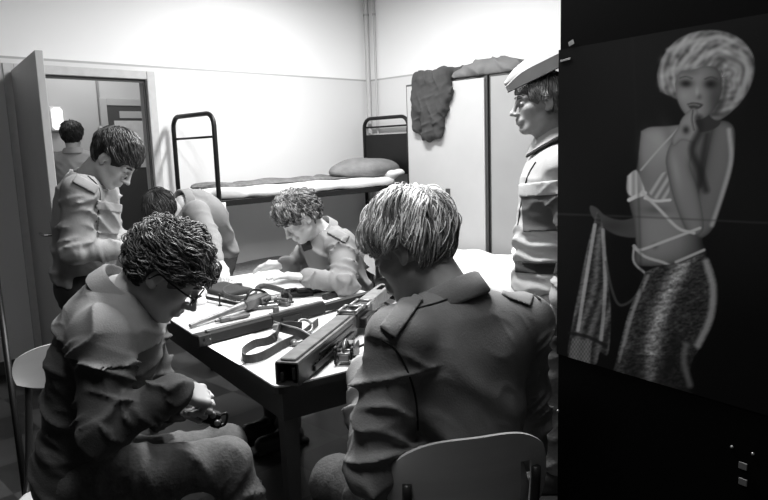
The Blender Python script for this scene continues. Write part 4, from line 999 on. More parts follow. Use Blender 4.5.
bits('bolt_carrier', 'bolt mechanism with spring between grey barrel and round strap', 'gun part', 262, 306, 3, ang=.3, size=.055, mats=('metal', 'metal_l'))
bits('firing_mechanism', 'dark firing mechanism just behind the middle of the rifle', 'gun part', 281, 303, 5, ang=-.5, size=.035, mats=('metal', 'metal_d'))
bits('lock_mechanism', 'black lock mechanism at the near edge of the large paper', 'gun part', 297, 294, 8, ang=.2, size=.06)
bits('sight_assembly', 'black sight assembly beside the curly-haired man\'s near sleeve', 'gun part', 322, 290, 9, ang=.15, size=.055)
mb = MB(); a = pz(286, 292, TZ+.02); b = pz(338, 285, TZ+.02); mb.tube([a, b], .010, 10); mb.tube([a, a+(b-a)*.2], .016, 10); tag(mb.build('gas_piston', M['metal_d'], None, True), 'thin black piston rod lying along the edge of the large paper', 'gun part')
mb = MB(); a = pz(330, 296, TZ+.014); A_ = frame_ab(a, pz(345, 292, TZ+.014)); mb.box(a, (.04, .018, .012), A_, .004); mb.box(a+A_[0]*.03+A_[2]*.012, (.01, .012, .008), A_, .002); tag(mb.build('magazine', M['metal_d']), 'flat black magazine lying right of the sight assembly', 'magazine')
mb = MB(); c = pz(226, 319, TZ+.012); A_ = frame_ab(c, pz(250, 314, TZ+.012)); mb.box(c, (.03, .012, .010), A_, .003); mb.box(c+A_[0]*.06, (.05, .016, .007), A_, .003); mb.tube([c-A_[0]*.03, c-A_[0]*.05], .006); tag(mb.build('rifle_bolt', M['metal']), 'small grey bolt in the gap between grey barrel and rifle', 'gun part')
q = TP(.22, .8, TZ)
bits('return_spring_unit', 'dark spring unit half hidden by the blond man\'s left shoulder', 'gun part', 372, 318, 12, ang=.7, size=.05)

# ------------------------------------------------------------------ chairs
def chair(label, seat_c, face, back_z, back_c=None, back_w=.2, back_h=.09, slot=False, grp=None, bcurve=.035, seat_z=.44, lean=.12):
    """plywood seat and back on black tube; face = where the sitter looks"""
    fx = nrm([face[0], face[1], 0]); ly = np.array([-fx[1], fx[0], 0]); r = empty('chair', (seat_c[0], seat_c[1], 0)); tag(r, label, 'chair', grp)
    S = np.array([seat_c[0], seat_c[1], seat_z])
    s = Sdf(); s.box(S, (.19, .19, .009), np.array([fx, ly, [0, 0, 1.]]), rad=.008); sdf_obj('seat', s, .008, M['wood'], r, post=lambda G, X, Y, Z: np.maximum(G, np.abs((X-S[0])*fx[0]+(Y-S[1])*fx[1])*.5+np.sqrt((X-S[0])**2+(Y-S[1])**2)*.62-.235))
    B = S-fx*.2 if back_c is None else np.array([back_c[0], back_c[1], 0.]); B[2] = back_z
    V = []; Fc = []; nu, nv = 24, 10
    tmp = []
    for k in (0, 1):
        for i in range(nu+1):
            u = -1+2*i/nu
            for j in range(nv+1):
                v_ = -1+2*j/nv
                hh = back_h*(1-.45*abs(u)**3.2)*(1 if v_ < 0 else 1.0)
                p = B+ly*u*back_w*(1-.06*v_*v_)+fx*(bcurve*u*u*1.0-bcurve*.3-lean*v_*back_h*.8+(k-.5)*.009)+np.array([0, 0, v_*hh]); V.append(p)
    m_ = (nu+1)*(nv+1)
    hole = set()
    if slot:
        for i in range(nu):
            if slot[0] <= i < slot[1]:
                for j in range(nv-3): 
                    if j >= 1: hole.add((i, j))
    for i in range(nu):
        for j in range(nv):
            a = i*(nv+1)+j; b = a+nv+1
            if (i, j) in hole: continue
            Fc.append((a, b, b+1, a+1)); Fc.append((a+m_, a+1+m_, b+1+m_, b+m_))
    def solid(i, j): return 0 <= i < nu and 0 <= j < nv and (i, j) not in hole
    for i in range(nu+1):
        for j in range(nv):
            if solid(i-1, j) != solid(i, j):
                a = i*(nv+1)+j; q = (a, a+1, a+1+m_, a+m_); Fc.append(q if solid(i, j) else q[::-1])
    for i in range(nu):
        for j in range(nv+1):
            if solid(i, j-1) != solid(i, j):
                a = i*(nv+1)+j; b = a+nv+1; q = (a, b, b+m_, a+m_); Fc.append(q if solid(i, j-1) else q[::-1])
    o_ = obj('backrest', V, Fc, M['wood'], r); autosmooth(o_, 40)
    for s_ in (-1, 1):
        mb = MB(); top = B+ly*s_*back_w*.80-fx*(.012)+fx*(bcurve*.35); top[2] = back_z+back_h*.2
        rear = S+ly*s_*.17-fx*.17; mb.tube(spline([top, top*np.array([1, 1, 0])+np.array([0, 0, back_z-back_h*1.1]), rear-np.array([0, 0, .01])+fx*.02, S+ly*s_*.17+fx*.14-np.array([0, 0, .02])], 6), .011, 10); mb.build('back_support', M['chairframe'], r, True)
        for e in (-1, 1):
            mb = MB(); a = S+ly*s_*.165+fx*e*.15-np.array([0, 0, .015]); b = S*np.array([1, 1, 0])+ly*s_*.2+fx*e*.2+np.array([0, 0, .0]); mb.tube([a, b], .011, 10); mb.build('leg', M['chairframe'], r, True)
    return r
# ------------------------------------------------------------------ people
V3 = lambda *a: np.array(a, float)
def boot(name, ankle, toe, parent):
    s = Sdf(); a = np.asarray(ankle, float); d = nrm([toe[0]-a[0], toe[1]-a[1], 0]); g_ = a*V3(1, 1, 0)
    A = np.array([d, [-d[1], d[0], 0], [0, 0, 1.]])
    s.cone(a+V3(0, 0, .14), a, .058, .05, k=.03, fold=(.003, 12, 1)); s.cone(g_-d*.03+V3(0, 0, .045), g_+d*.15+V3(0, 0, .042), .042, .04, k=.04); s.box(g_+d*.06+V3(0, 0, .014), (.15, .048, .014), A, rad=.01, k=.01)
    return sdf_obj(name, s, .011, M['boot'], parent)

class Person:
    def __init__(p, label, group=None, head=None, f=(1, 0, 0), u=(0, 0, 1), hs=1., neck=None, chest=None, pelvis=None, sl=None, sr=None, el=None, er=None, wl=None, wr=None,
                 hl=None, hr=None, kl=None, kr=None, al=None, ar=None, torso_f=(1, 0, 0), skin='skin', neck_r=.056, width=1., girth=1.):
        p.__dict__.update({k: v for k, v in locals().items() if k != 'p'})
        p.A = frame3(f, u); p.U = nrm(np.asarray(chest)-pelvis); lat = nrm(np.asarray(sl)-sr); lat = nrm(lat-p.U*(lat@p.U)); p.lat = lat
        p.fw = nrm(np.cross(lat, p.U)); p.TA = np.array([p.fw, lat, p.U])
        base = (np.asarray(pelvis))*V3(1, 1, 0); p.root = empty('person', base); tag(p.root, label, 'person', group)
    def body(p, hands=(), h_head=.0045, h_body=.013, hands_h=.003, eyes=False):
        P = Sdf(); head_sdf(P, p.head, p.A, p.hs); hb = p.head-p.A[0]*.028*p.hs-p.A[2]*.05*p.hs
        P.cone(p.neck-p.U*.03, hb, p.neck_r*1.08, p.neck_r*.95, k=.025); P.cone(p.neck+p.fw*.035-p.U*.03, p.head+p.A[0]*.02-p.A[2]*.085*p.hs, .035, .03, k=.03)
        l = np.minimum(p.head-.18, p.neck-.075); u = np.maximum(p.head+.18, p.neck+.075)
        h1 = surface_net(*P.grid(l, u, h_head))
        s = Sdf(); g = p.girth
        s.ell(p.chest, V3(.105, .16, .19)*g, p.TA, k=.05); s.ell(p.pelvis*.55+p.chest*.45, V3(.095, .14, .17)*g, p.TA, k=.05); s.ell(p.pelvis, V3(.1, .145, .11)*g, p.TA, k=.04)
        s.cone(p.neck-p.U*.05, p.neck+p.U*.0, .06, .05, k=.04)
        for S_, E_, W_ in ((p.sl, p.el, p.wl), (p.sr, p.er, p.wr)):
            s.cone(p.neck-p.U*.04, S_, .04, .045, k=.04); s.cone(S_, E_, .045, .038, k=.02); s.cone(E_, W_-nrm(W_-E_)*.03, .038, .026, k=.02)
        for H_, K_, N_ in ((p.hl, p.kl, p.al), (p.hr, p.kr, p.ar)):
            s.cone(H_, K_, .07, .05, k=.03); s.cone(K_, N_, .048, .032, k=.02)
        l, u = s.bounds(); b1 = surface_net(*s.grid(l, u, h_body))
        parts = [h1, b1]+list(hands); V = np.zeros((0, 3)); Fc = np.zeros((0, 4), int)
        for v, f_ in parts: Fc = np.concatenate([Fc, f_+len(V)]); V = np.concatenate([V, v])
        c = np.ones(len(V)); n = len(h1[0]); c[:n] = head_cols(h1[0], p.head, p.A, p.hs)
        o = obj('body', V, Fc, M[p.skin], p.root, True, cols=c); p.body_o = o; return o
    def jacket(p, m, h=.008, hem=.14, pu=.012, fold=.006, sleeve=(.066, .058, .043), shoulder=.062, girth=1., belly=1., drape=None, cuff=.0, collar=True, extra=None, sleeve_fold=.006, chest_r=None, name='jacket'):
        s = Sdf(); g = p.girth*girth; cr = V3(.128, .188, .20) if chest_r is None else V3(*chest_r)
        s.ell(p.chest, cr*g, p.TA, k=.05, fold=drape); s.ell(p.pelvis*.5+p.chest*.5, V3(.125*belly, .172, .19)*g, p.TA, k=.06, fold=drape); s.ell(p.pelvis+p.U*.02, V3(.132*belly, .180, .13)*g, p.TA, k=.05, fold=drape)
        s.cone(p.neck-p.U*.055, p.neck-p.U*.012, .085, .06, k=.04)
        s.ell((p.sl+p.sr)/2-p.U*.05, (.10*g, np.linalg.norm(p.sl-p.sr)/2+.005, .10), p.TA, k=.06, fold=drape)
        for i, (S_, E_, W_) in enumerate(((p.sl, p.el, p.wl), (p.sr, p.er, p.wr))):
            s.cone(p.neck-p.U*.055, S_, .055, shoulder, k=.06); d = nrm(W_-E_)
            s.cone(S_, E_, sleeve[0], sleeve[1], k=.03, fold=(sleeve_fold, 17, 1.3*i+.7)); s.cone(E_, W_-d*(.02+cuff), sleeve[1], sleeve[2], k=.02, fold=(sleeve_fold*.9, 20, 2.1*i+.2))
            s.cone(W_-d*(.055+cuff), W_-d*(.012+cuff), sleeve[2]+.003, sleeve[2]+.002, k=.006)
        if extra: extra(s)
        if hem is not None: s.plane(p.pelvis-p.U*hem, -p.U)
        hb = p.head-p.A[0]*.028*p.hs-p.A[2]*.05*p.hs
        s.cone(p.neck+p.U*.012, hb+nrm(hb-p.neck)*.1, p.neck_r+.006, p.neck_r+.03, k=.01, op='s')
        p.js = s; p.jm = m; p.j = sdf_obj(name, s, h, m, p.root)
        if collar: p.collar(m)
        return p.j
    def collar(p, m, r=.066, hgt=.042, flare=.028, open_=.45, tip=.03, drop=.0, name='collar', tilt=None, back=0., rise=0.):
        hb = p.head-p.A[0]*.028*p.hs-p.A[2]*.05*p.hs
        up = nrm(nrm(hb-p.neck)*.6+p.U*.6) if tilt is None else nrm(tilt); lat = nrm(p.lat-up*(p.lat@up)); fw = np.cross(lat, up); c = p.neck-up*(.006-rise)-fw*back
        V = []; n = 40
        for i in range(n+1):
            th = open_+(2*math.pi-2*open_)*i/n; dr = fw*math.cos(th)+lat*math.sin(th); fr = .5+.5*math.cos(th)   # 1 at the front
            rr = r*(1+.10*fr); k = fr**3; wv = .002*math.sin(th*7)
            prof = [(rr-.002, -.022), (rr+.000, hgt*(1-.35*fr)), (rr+.005, hgt*(1-.35*fr)+.005), (rr+.012, hgt*(1-.4*fr)), (rr+flare+tip*k*.5+wv, -.004-drop-tip*k), (rr+flare-.004+tip*k*.5+wv, -.010-drop-tip*k), (rr+.007, hgt*(.75-.35*fr)), (rr+.004, -.022)]
            for a, b in prof: V.append(c+dr*a+up*b)
        m_ = 8; Fc = [(i*m_+k, i*m_+(k+1) % m_, (i+1)*m_+(k+1) % m_, (i+1)*m_+k) for i in range(n) for k in range(m_)]
        Fc += [tuple(range(m_))[::-1], tuple(n*m_+k for k in range(m_))]
        o = obj(name, V, Fc, m, p.j); autosmooth(o, 50); return o
    def patch(p, name, boxc, A, half, t, m, parent=None, h=.004, src=None, post=None, col=None):
        """a piece of cloth lying on the jacket: the jacket's surface raised by t inside a box"""
        A = np.asarray(A, float); half = np.asarray(half, float); ext = (np.abs(A)*half[:, None]).sum(0); lo = boxc-ext-.01; hi = boxc+ext+.01
        ax, G = (src or p.js).grid(lo, hi, h); b = Sdf(); b.box(boxc, half, A, rad=min(.003, half.min()*.5))
        X, Y, Z = ax[0][:, None, None], ax[1][None, :, None], ax[2][None, None, :]
        B = b.p[0][0](X, Y, Z); G = np.maximum(np.maximum(G-t, -(G+.012)), B)
        if post: G = post(G, X, Y, Z)
        V, Fc = surface_net(ax, G)
        if not len(V): print('EMPTY PATCH', name); return None
        return obj(name, V, Fc, m, parent or p.j, True)
    def vpatch(p, name, px, py, dep, hw, hh, t, m, ang=0., thick=.09, **kw):
        """patch placed on the surface that shows at photo pixel px, py (sizes in metres)"""
        c = pd(px, py, dep); v = nrm(c-CAM); r_ = nrm(np.cross(v, UP)); u_ = np.cross(r_, v)
        a = r_*math.cos(ang)+u_*math.sin(ang); b = np.cross(v, a)*-1
        return p.patch(name, c, np.array([a, b, v]), (hw, hh, thick), t, m, **kw)
    def trousers(p, m, h=.011, r=(.092, .072, .062), fold=.007):
        s = Sdf(); s.ell(p.pelvis, V3(.125, .168, .13)*p.girth, p.TA, k=.05)
        s.ell(p.pelvis+p.U*.07, V3(.112, .155, .08)*p.girth, p.TA, k=.04)
        for i, (H_, K_, N_) in enumerate(((p.hl, p.kl, p.al), (p.hr, p.kr, p.ar))):
            s.cone(H_, K_, r[0], r[1], k=.04, fold=(fold, 12, i*2+.4)); s.cone(K_, N_+V3(0, 0, .03), r[1], r[2], k=.03, fold=(fold, 13, i+1.))
        return sdf_obj('trousers', s, h, m, p.root)
    def boots(p):
        for a, k in ((p.al, p.kl), (p.ar, p.kr)): boot('boot', a, a+p.torso_f, p.root)
    def buttons(p, pts, r=.008, parent=None):
        for q in pts:
            d = nrm(CAM-q); mb = MB(); mb.lathe(q, d, [(0, r), (.003, r), (.004, r*.7)], 12); mb.build('button', M['button'], parent or p.j, True)
TF = lambda x, y: nrm(V3(x, y, 0))

# ---- 1. the man with glasses, seated in front at the left
f1 = nrm(V3(.74, .10, -.70)); w1r = pd(178, 390, 1.62); w1l = pd(181, 400, 1.80)
P1 = Person('seated man in dark jacket and spectacles bending over a black gun part in his lap', head=pd(167, 271, 1.79), f=f1, u=(.7, .05, .7), hs=1.03,
    neck=pd(120, 292, 1.78), chest=pd(104, 352, 1.80), pelvis=pd(82, 468, 1.80), sr=pd(102, 338, 1.63), sl=pd(138, 325, 1.95), er=pd(104, 428, 1.55), el=pd(160, 405, 1.98),
    wr=w1r, wl=w1l, hr=pd(92, 482, 1.70), hl=pd(105, 468, 1.92), kr=pd(226, 462, 1.84), kl=pd(224, 450, 2.06), ar=V3(-.36, 1.86, .08), al=V3(-.45, 2.1, .08), torso_f=TF(.95, .3))
P1.body(hands=[hand_geo(w1r, pd(212, 398, 1.70)-w1r, V3(.0, .6, -.8), 1, curls=((.9, 1.1, .6), (1.0, 1.1, .6), (1.05, 1.1, .6), (1.1, 1.1, .6)), thumb=(.9, .35, .4), el=P1.er),
    hand_geo(w1l, pd(206, 412, 1.76)-w1l, V3(.1, -.75, .3), -1, curls=((.9, 1.0, .6),)*4, thumb=(.9, .35, .4), el=P1.el)], h_head=.004)
M['cloth1'] = cloth('jacket_cloth_dark', .075); M['cloth1y'] = cloth('jacket_cloth_toplit', .22)  # paler copy paints the overhead light into yoke and collar
def dr1(X, Y, Z):
    return .014*ridged(X, Y, Z, 21, 62, (.5, .1, .85), (.8, .3, -.5))+.004*ridged(X, Y, Z, 22, 150, (.3, .3, .9))-.006
P1.jacket(M['cloth1'], h=.0065, hem=.10, drape=dr1, sleeve=(.070, .064, .047), shoulder=.060, sleeve_fold=.014, chest_r=(.135, .185, .2))
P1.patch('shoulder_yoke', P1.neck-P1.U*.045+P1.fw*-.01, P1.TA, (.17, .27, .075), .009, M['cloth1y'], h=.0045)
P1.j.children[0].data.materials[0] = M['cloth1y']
P1.trousers(M['trouser_l'], r=(.088, .072, .06), fold=.009); P1.boots()
P1.vpatch('sleeve_badge', 97, 355, 1.58, .015, .0045, .008, mat('badge_thread', .75, .7), ang=.0, h=.0022, thick=.15)

hair('hair', P1.head, P1.A, P1.root, n=3600, length=.052, rad=.0019, tone=.11, var=.9, wave=.003, freq=1.2, curl=.007, lift=.014, grav=.2, seed=4, clumps=210, seg=12, shell=(.102, .081, .095), sweep=(.5, 0, .1), sc=1.03, hairline=.058, nape=-.06, topgrow=1.1, bottom=-.07)
def brow(p, tone, name='eyebrow'):
    for g_ in (-1, 1):
        mb = MB(); h = p.head; A = p.A; s_ = p.hs; pts = [h+s_*(A[0]*a+A[1]*g_*b+A[2]*c) for a, b, c in ((.094, .014, .019), (.092, .028, .024), (.081, .045, .019))]
        mb.tube(spline(pts, 4), [.0025, .004, .0045, .0045, .004, .0035, .003, .002, .0015], 6); o = mb.build(name, M['hair'], p.root, True)
        ca = o.data.color_attributes.new('Col', 'FLOAT_COLOR', 'POINT'); ca.data.foreach_set('color', np.tile([tone, tone, tone, 1], len(o.data.vertices)).astype(np.float32))
brow(P1, .03)
sp = empty('spectacles', P1.head+P1.A[0]*.1); tag(sp, 'dark-rimmed spectacles worn by the seated man in front', 'glasses')
h_, A_ = P1.head, P1.A; Q = lambda a, b, c: h_+1.03*(A_[0]*a+A_[1]*b+A_[2]*c)
for g_ in (-1, 1):
    mb = MB(); mb.tube([Q(.106+.004*math.cos(t)*0-.006*abs(math.cos(t))*(1 if math.cos(t) > 0 else 0), g_*(.033+.023*math.cos(t)), -.004+.018*math.sin(t)) for t in np.linspace(0, 6.283, 21)], .0024, 7); mb.build('rim', M['glass_rim'], sp, True)
    mb = MB(); mb.tube(spline([Q(.1, g_*.058, .004), Q(.085, g_*.073, .004), Q(.03, g_*.08, .004), Q(-.005, g_*.083, .006), Q(-.02, g_*.084, -.02)], 5), .0026, 7); mb.build('temple_arm', M['glass_rim'], sp, True)
mb = MB(); mb.tube([Q(.108, -.011, 0), Q(.112, 0, .004), Q(.108, .011, 0)], .002, 6); mb.build('bridge', M['glass_rim'], sp, True)
# part he is cleaning
c = pd(207, 416, 1.74); hp = empty('gun_lock', c-V3(0, 0, .03)); tag(hp, 'small black gun part held in the lap of the spectacled man', 'gun part')
mb = MB(); A_ = frame3(nrm(V3(.8, .3, -.4)), (0, 0, 1)); mb.box(c, (.035, .014, .018), A_, .004); mb.box(c+A_[0]*.03-A_[2]*.012, (.014, .012, .012), A_, .003); mb.build('housing', M['metal_d'], hp)
for k, (a, b, e) in enumerate(((.01, -.016, .012), (-.015, -.016, -.002), (.03, -.015, -.006))):
    mb = MB(); mb.lathe(c+A_[0]*a+A_[1]*b+A_[2]*e, -A_[1], [(-.004, .009), (.004, .009), (.006, .005)], 12); mb.build('stud', M['metal_l'], hp, True)
mb = MB(); mb.tube(spline([c+A_[0]*.03+A_[2]*.01, c+A_[0]*.05+A_[2]*.02, c+A_[0]*.055-A_[2]*.01, c+A_[0]*.03-A_[2]*.025], 5), .004, 8); mb.build('lever', M['metal_d'], hp, True)
chair('pale plywood chair carrying the man with spectacles, at the left edge', pd(80, 500, 1.8)[:2].tolist(), (.3, -.95), .80, back_c=pd(74, 388, 2.06), back_w=.165, back_h=.07, bcurve=.03)

# ---- 2. the blond man with his back to us
f6 = nrm(V3(-.80, .36, -.46)); 
P6 = Person('blond man seated with his back to the camera in a plain field jacket', head=pd(410, 247, 1.66), f=f6, u=(-.35, .25, .9), hs=1.06,
    neck=pd(452, 292, 1.60), chest=pd(458, 372, 1.60), pelvis=pd(470, 505, 1.56), sl=pd(398, 338, 1.47), sr=pd(522, 322, 1.76), el=pd(376, 468, 1.42), er=pd(524, 445, 1.80),
    wl=pd(366, 372, 1.72), wr=pd(440, 372, 2.03), hl=pd(440, 520, 1.50), hr=pd(500, 510, 1.64), kl=V3(-.16, 1.80, .5), kr=V3(.16, 2.02, .5), al=V3(-.2, 1.92, .08), ar=V3(.1, 2.15, .08), torso_f=TF(-.56, .83), neck_r=.058)
P6.body(hands=[hand_geo(P6.wl, nrm(V3(-.1, .8, .1)), V3(.5, .1, -.8), -1, curls=((.5, .7, .4),)*4, el=P6.el), hand_geo(P6.wr, nrm(V3(-.4, .7, -.1)), V3(0, 0, -1), 1)], h_head=.0035)
M['cloth6'] = cloth('field_jacket_cloth', .23)
def dr6(X, Y, Z):
    # long diagonal pulls from the right armpit to the left of the waist
    d = X-P6.chest[0]; z = Z-P6.chest[2]
    a = (d*.75+z*.66)*34+1.2*np.sin(z*9)+.8*np.sin(d*14)
    r1 = (.5+.5*np.sin(a))**3*np.exp(-((d+.02)/.25)**2)*np.clip((.12-z)/.12, 0, 1)
    b = (d*.95-z*.25)*30+1.5*np.sin(z*10+1)
    r2 = (.5+.5*np.sin(b))**3*np.clip((.06-z)/.15, 0, 1)
    return .014*r1+.010*r2-.004+.004*ridged(X, Y, Z, 31, 90, (.6, .2, .75), (.7, .3, -.6))
P6.jacket(M['cloth6'], h=.006, hem=.16, drape=dr6, sleeve=(.075, .066, .05), shoulder=.066, girth=1.0, chest_r=(.135, .215, .215), collar=False, sleeve_fold=.010)
P6.collar(M['cloth6'], r=.066, hgt=.030, flare=.022, drop=.016, open_=.5)
P6.trousers(M['trouser']); P6.boots()
def seam(p, name, px, dep, t=.003, w_=.0022, parent=None, h=.0035):
    """raised seam following the jacket below the photo polyline"""
    for k, ((x0, y0), (x1, y1)) in enumerate(zip(px[:-1], px[1:])):
        pass
def surf_line(p, px, deps, r, name, m, off=.002, parent=None, n=10):
    """cord lying on the jacket surface: rays through the photo points are marched to the cloth"""
    pts = spline([np.array([x, y, d]) for (x, y), d in zip(px, deps)], n); out = []
    for x, y, d in pts:
        c = pd(x, y, d); v = nrm(c-CAM); t = np.linspace(-.16, .16, 130); L = CAM+v*(np.linalg.norm(c-CAM)+t)[:, None]
        val = np.full(len(t), 1e3)
        for fn, lo, hi, k, op in p.js.p:
            dd_ = fn(L[:, 0], L[:, 1], L[:, 2])
            if op == 'u': hh = np.clip(.5+.5*(val-dd_)/k, 0, 1); val = np.where(val > 10, dd_, val*(1-hh)+dd_*hh-k*hh*(1-hh))
            else: val = np.maximum(val, -dd_)
        i = np.argmax(val < 0)
        if val[i] < 0: out.append(L[i]-v*off)
    if len(out) > 3:
        P_ = np.array(out); 
        for _ in range(3): P_[1:-1] = (P_[:-2]+2*P_[1:-1]+P_[2:])/4
        mb = MB(); mb.tube(list(P_), r, 7); return mb.build(name, m, parent or p.j, True)
P6.vpatch('epaulette', 402, 312, 1.50, .055, .022, .007, M['cloth6'], ang=.95, h=.004, thick=.12)
P6.vpatch('epaulette', 518, 295, 1.74, .04, .016, .006, M['cloth6'], ang=-.35, h=.004, thick=.1)
surf_line(P6, [(392, 338), (404, 322), (414, 310), (440, 302), (462, 293), (478, 284)], [1.47, 1.5, 1.53, 1.55, 1.57, 1.6], .0026, 'yoke_piping', M['piping'])
surf_line(P6, [(382, 340), (396, 350), (408, 372), (416, 400), (418, 430)], [1.45, 1.45, 1.45, 1.46, 1.47], .0024, 'armhole_seam', M['piping'])
surf_line(P6, [(500, 284), (514, 284), (526, 289), (540, 300)], [1.72, 1.73, 1.75, 1.77], .0045, 'shoulder_piping', M['piping'])
hair('hair', P6.head, P6.A, P6.root, n=9000, length=.098, rad=.0015, tone=.62, var=.7, wave=.004, freq=.9, curl=.001, lift=.017, grav=.45, seed=9, clumps=260, seg=12, shell=(.101, .080, .094), sweep=(.25, .1, 0), sc=1.06, hairline=.055, nape=-.075, part=(-.055, -.02, .13), topgrow=1.1, ragged=.35, earline=-.002)
brow(P6, .2)
cc = pd(478, 505, 1.33)
chair('plywood chair holding the blond man, its slotted curved back nearest the camera', (P6.pelvis[0], P6.pelvis[1]), (-.22, .975), .70, back_c=pd(474, 488, 1.38), back_w=.19, back_h=.125, slot=(3, 5), bcurve=.05, lean=.05)

# ---- 3. the standing man at the left
P2 = Person('standing man in light grey field jacket looking down at his hands, left of the table', head=pd(115, 158, 2.93), f=(.66, -.08, -.74), u=(.72, 0, .66), hs=1.0,
    neck=pd(84, 178, 2.96), chest=pd(86, 212, 3.0), pelvis=pd(84, 285, 3.02), sr=pd(82, 192, 2.83), sl=pd(100, 188, 3.16), er=pd(74, 250, 2.80), el=pd(112, 245, 3.2),
    wr=pd(118, 250, 2.90), wl=pd(126, 244, 3.08), hr=pd(86, 292, 2.93), hl=pd(92, 290, 3.10), kr=V3(-1.36, 2.92, .48), kl=V3(-1.30, 3.1, .48), ar=V3(-1.42, 2.92, .08), al=V3(-1.36, 3.12, .08), torso_f=TF(.95, .1))
P2.body(hands=[hand_geo(P2.wr, pd(135, 247, 2.93)-P2.wr, V3(0, .5, -.8), 1, curls=((.5, .7, .4),)*4, el=P2.er), hand_geo(P2.wl, pd(136, 246, 3.04)-P2.wl, V3(0, -.5, -.5), -1, curls=((.5, .7, .4),)*4, el=P2.el)], hands_h=.005, h_head=.0055)
M['cloth2'] = cloth('light_field_cloth', .27)
def drg(sd, amp=.006): return lambda X, Y, Z: amp*1.9*ridged(X, Y, Z, sd, 70, (.45, .3, .8), (.8, .3, -.5))-amp*.7
P2.jacket(M['cloth2'], h=.009, hem=-.03, drape=drg(1, .009), sleeve=(.074, .064, .044), shoulder=.066, chest_r=(.14, .19, .2), belly=1.08, sleeve_fold=.012, collar=False)
P2.collar(M['cloth2'], hgt=.030, flare=.020, r=.056, tilt=P2.U*.7+P2.fw*.7, back=-.022)
P2.trousers(M['trouser_k'], r=(.1, .08, .07)); P2.boots()
P2.vpatch('chest_pocket', 112, 220, 2.9, .055, .065, .005, M['cloth2'], ang=-.1, h=.005, thick=.14)
P2.vpatch('pocket_flap', 111, 207, 2.9, .058, .020, .012, M['cloth2'], ang=-.15, h=.005, thick=.14)
P2.vpatch('epaulette', 86, 184, 2.86, .05, .02, .010, M['cloth2'], ang=-.5, h=.005, thick=.12)
surf_line(P2, [(88, 176), (98, 186), (100, 200), (96, 222)], [2.88, 2.88, 2.86, 2.85], .003, 'armhole_seam', M['piping'])
surf_line(P2, [(116, 182), (124, 196), (128, 215), (126, 235)], [2.96]*4, .004, 'front_placket', M['piping'])
hair('hair', P2.head, P2.A, P2.root, n=2200, length=.06, rad=.0023, tone=.028, var=.5, wave=.002, freq=1, curl=0, lift=.012, grav=.3, seed=3, clumps=120, seg=8, sweep=(.6, .1, 0), hairline=.056, shell=(.102, .081, .096), bottom=-.075)
brow(P2, .03)

# ---- 4. the man with the side cap at the right
P7 = Person('standing soldier in a light side cap looking left past the black locker', head=pd(541, 101, 2.66), f=(-.99, -.02, -.08), u=(-.05, 0, 1), hs=1.02,
    neck=pd(558, 141, 2.70), chest=pd(553, 192, 2.70), pelvis=pd(552, 285, 2.72), sl=pd(564, 168, 2.50), sr=pd(558, 164, 2.89), el=pd(580, 245, 2.46), er=pd(566, 240, 2.95),
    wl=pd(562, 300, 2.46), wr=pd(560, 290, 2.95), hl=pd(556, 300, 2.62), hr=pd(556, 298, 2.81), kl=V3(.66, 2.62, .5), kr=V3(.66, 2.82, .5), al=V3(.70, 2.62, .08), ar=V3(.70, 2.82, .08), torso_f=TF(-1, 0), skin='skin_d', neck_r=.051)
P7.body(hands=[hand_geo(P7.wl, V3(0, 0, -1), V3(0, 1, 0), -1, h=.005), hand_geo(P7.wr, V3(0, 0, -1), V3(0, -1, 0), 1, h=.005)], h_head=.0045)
M['cloth7'] = cloth('light_uniform_cloth', .36)
def dr7(X, Y, Z):
    z = Z-P7.pelvis[2]
    return .016*((.5+.5*np.sin(105*Z+14*Y+8*X+1.2*np.sin(30*Y)))**1.5-.3)*np.exp(-((z-.16)/.11)**2)+.008*ridged(X, Y, Z, 41, 70, (.4, .3, .8), (.8, .3, -.5))
P7.jacket(M['cloth7'], h=.008, hem=.02, drape=dr7, sleeve=(.075, .066, .05), shoulder=.066, chest_r=(.135, .19, .2), belly=1.25, sleeve_fold=.009, collar=False)
P7.collar(M['cloth7'], r=.064, hgt=.026, flare=.052, drop=-.002, tip=.045, tilt=(-.3, 0, 1), open_=.35, rise=.040)
P7.collar(M['trouser_k'], r=.0645, hgt=.012, flare=.055, drop=.006, tip=.045, tilt=(-.3, 0, 1), open_=.35, name='collar_edging', rise=.040)
P7.trousers(M['trouser_l']); P7.boots()
P7.vpatch('pocket_flap', 538, 189, 2.58, .075, .026, .012, M['cloth7'], ang=.08, h=.006, thick=.16)
P7.vpatch('chest_pocket', 540, 212, 2.6, .07, .075, .005, cloth('pocket_cloth_dark', .06), ang=.05, h=.006, thick=.16)
P7.vpatch('waist_belt', 540, 268, 2.6, .10, .022, .008, M['trouser_k'], ang=-.03, h=.006, thick=.16)
surf_line(P7, [(536, 162), (528, 176), (522, 200), (518, 225)], [2.62]*4, .004, 'front_placket', M['piping'])
hair('hair', P7.head, P7.A, P7.root, n=2200, length=.085, rad=.002, tone=.17, var=.6, wave=.003, freq=1.1, curl=.002, lift=.010, grav=1.1, seed=6, clumps=140, seg=10, sc=1.02, nape=-.08, hairline=.056, shell=(.101, .080, .092), earline=-.004, capcut=(P7.head+P7.A[2]*.10, P7.A[2]), sweep=(-.3, 0, 0))
brow(P7, .1)
for g_ in (-1, 1):   # his eyes are open
    h_ = P7.head; A_ = P7.A; ec = h_+1.02*(A_[0]*.0795+A_[1]*g_*.031-A_[2]*.002)
    s = Sdf(); s.ell(ec, V3(.0095, .0105, .0065), A_); sdf_obj('eye', s, .0016, mat('eye_white', .6, .2), P7.root)
    mb = MB(); mb.lathe(ec+A_[0]*.0085, A_[0], [(0, .0045), (.0015, .0035)], 12); mb.build('iris', mat('iris', .02, .2), P7.root, True)
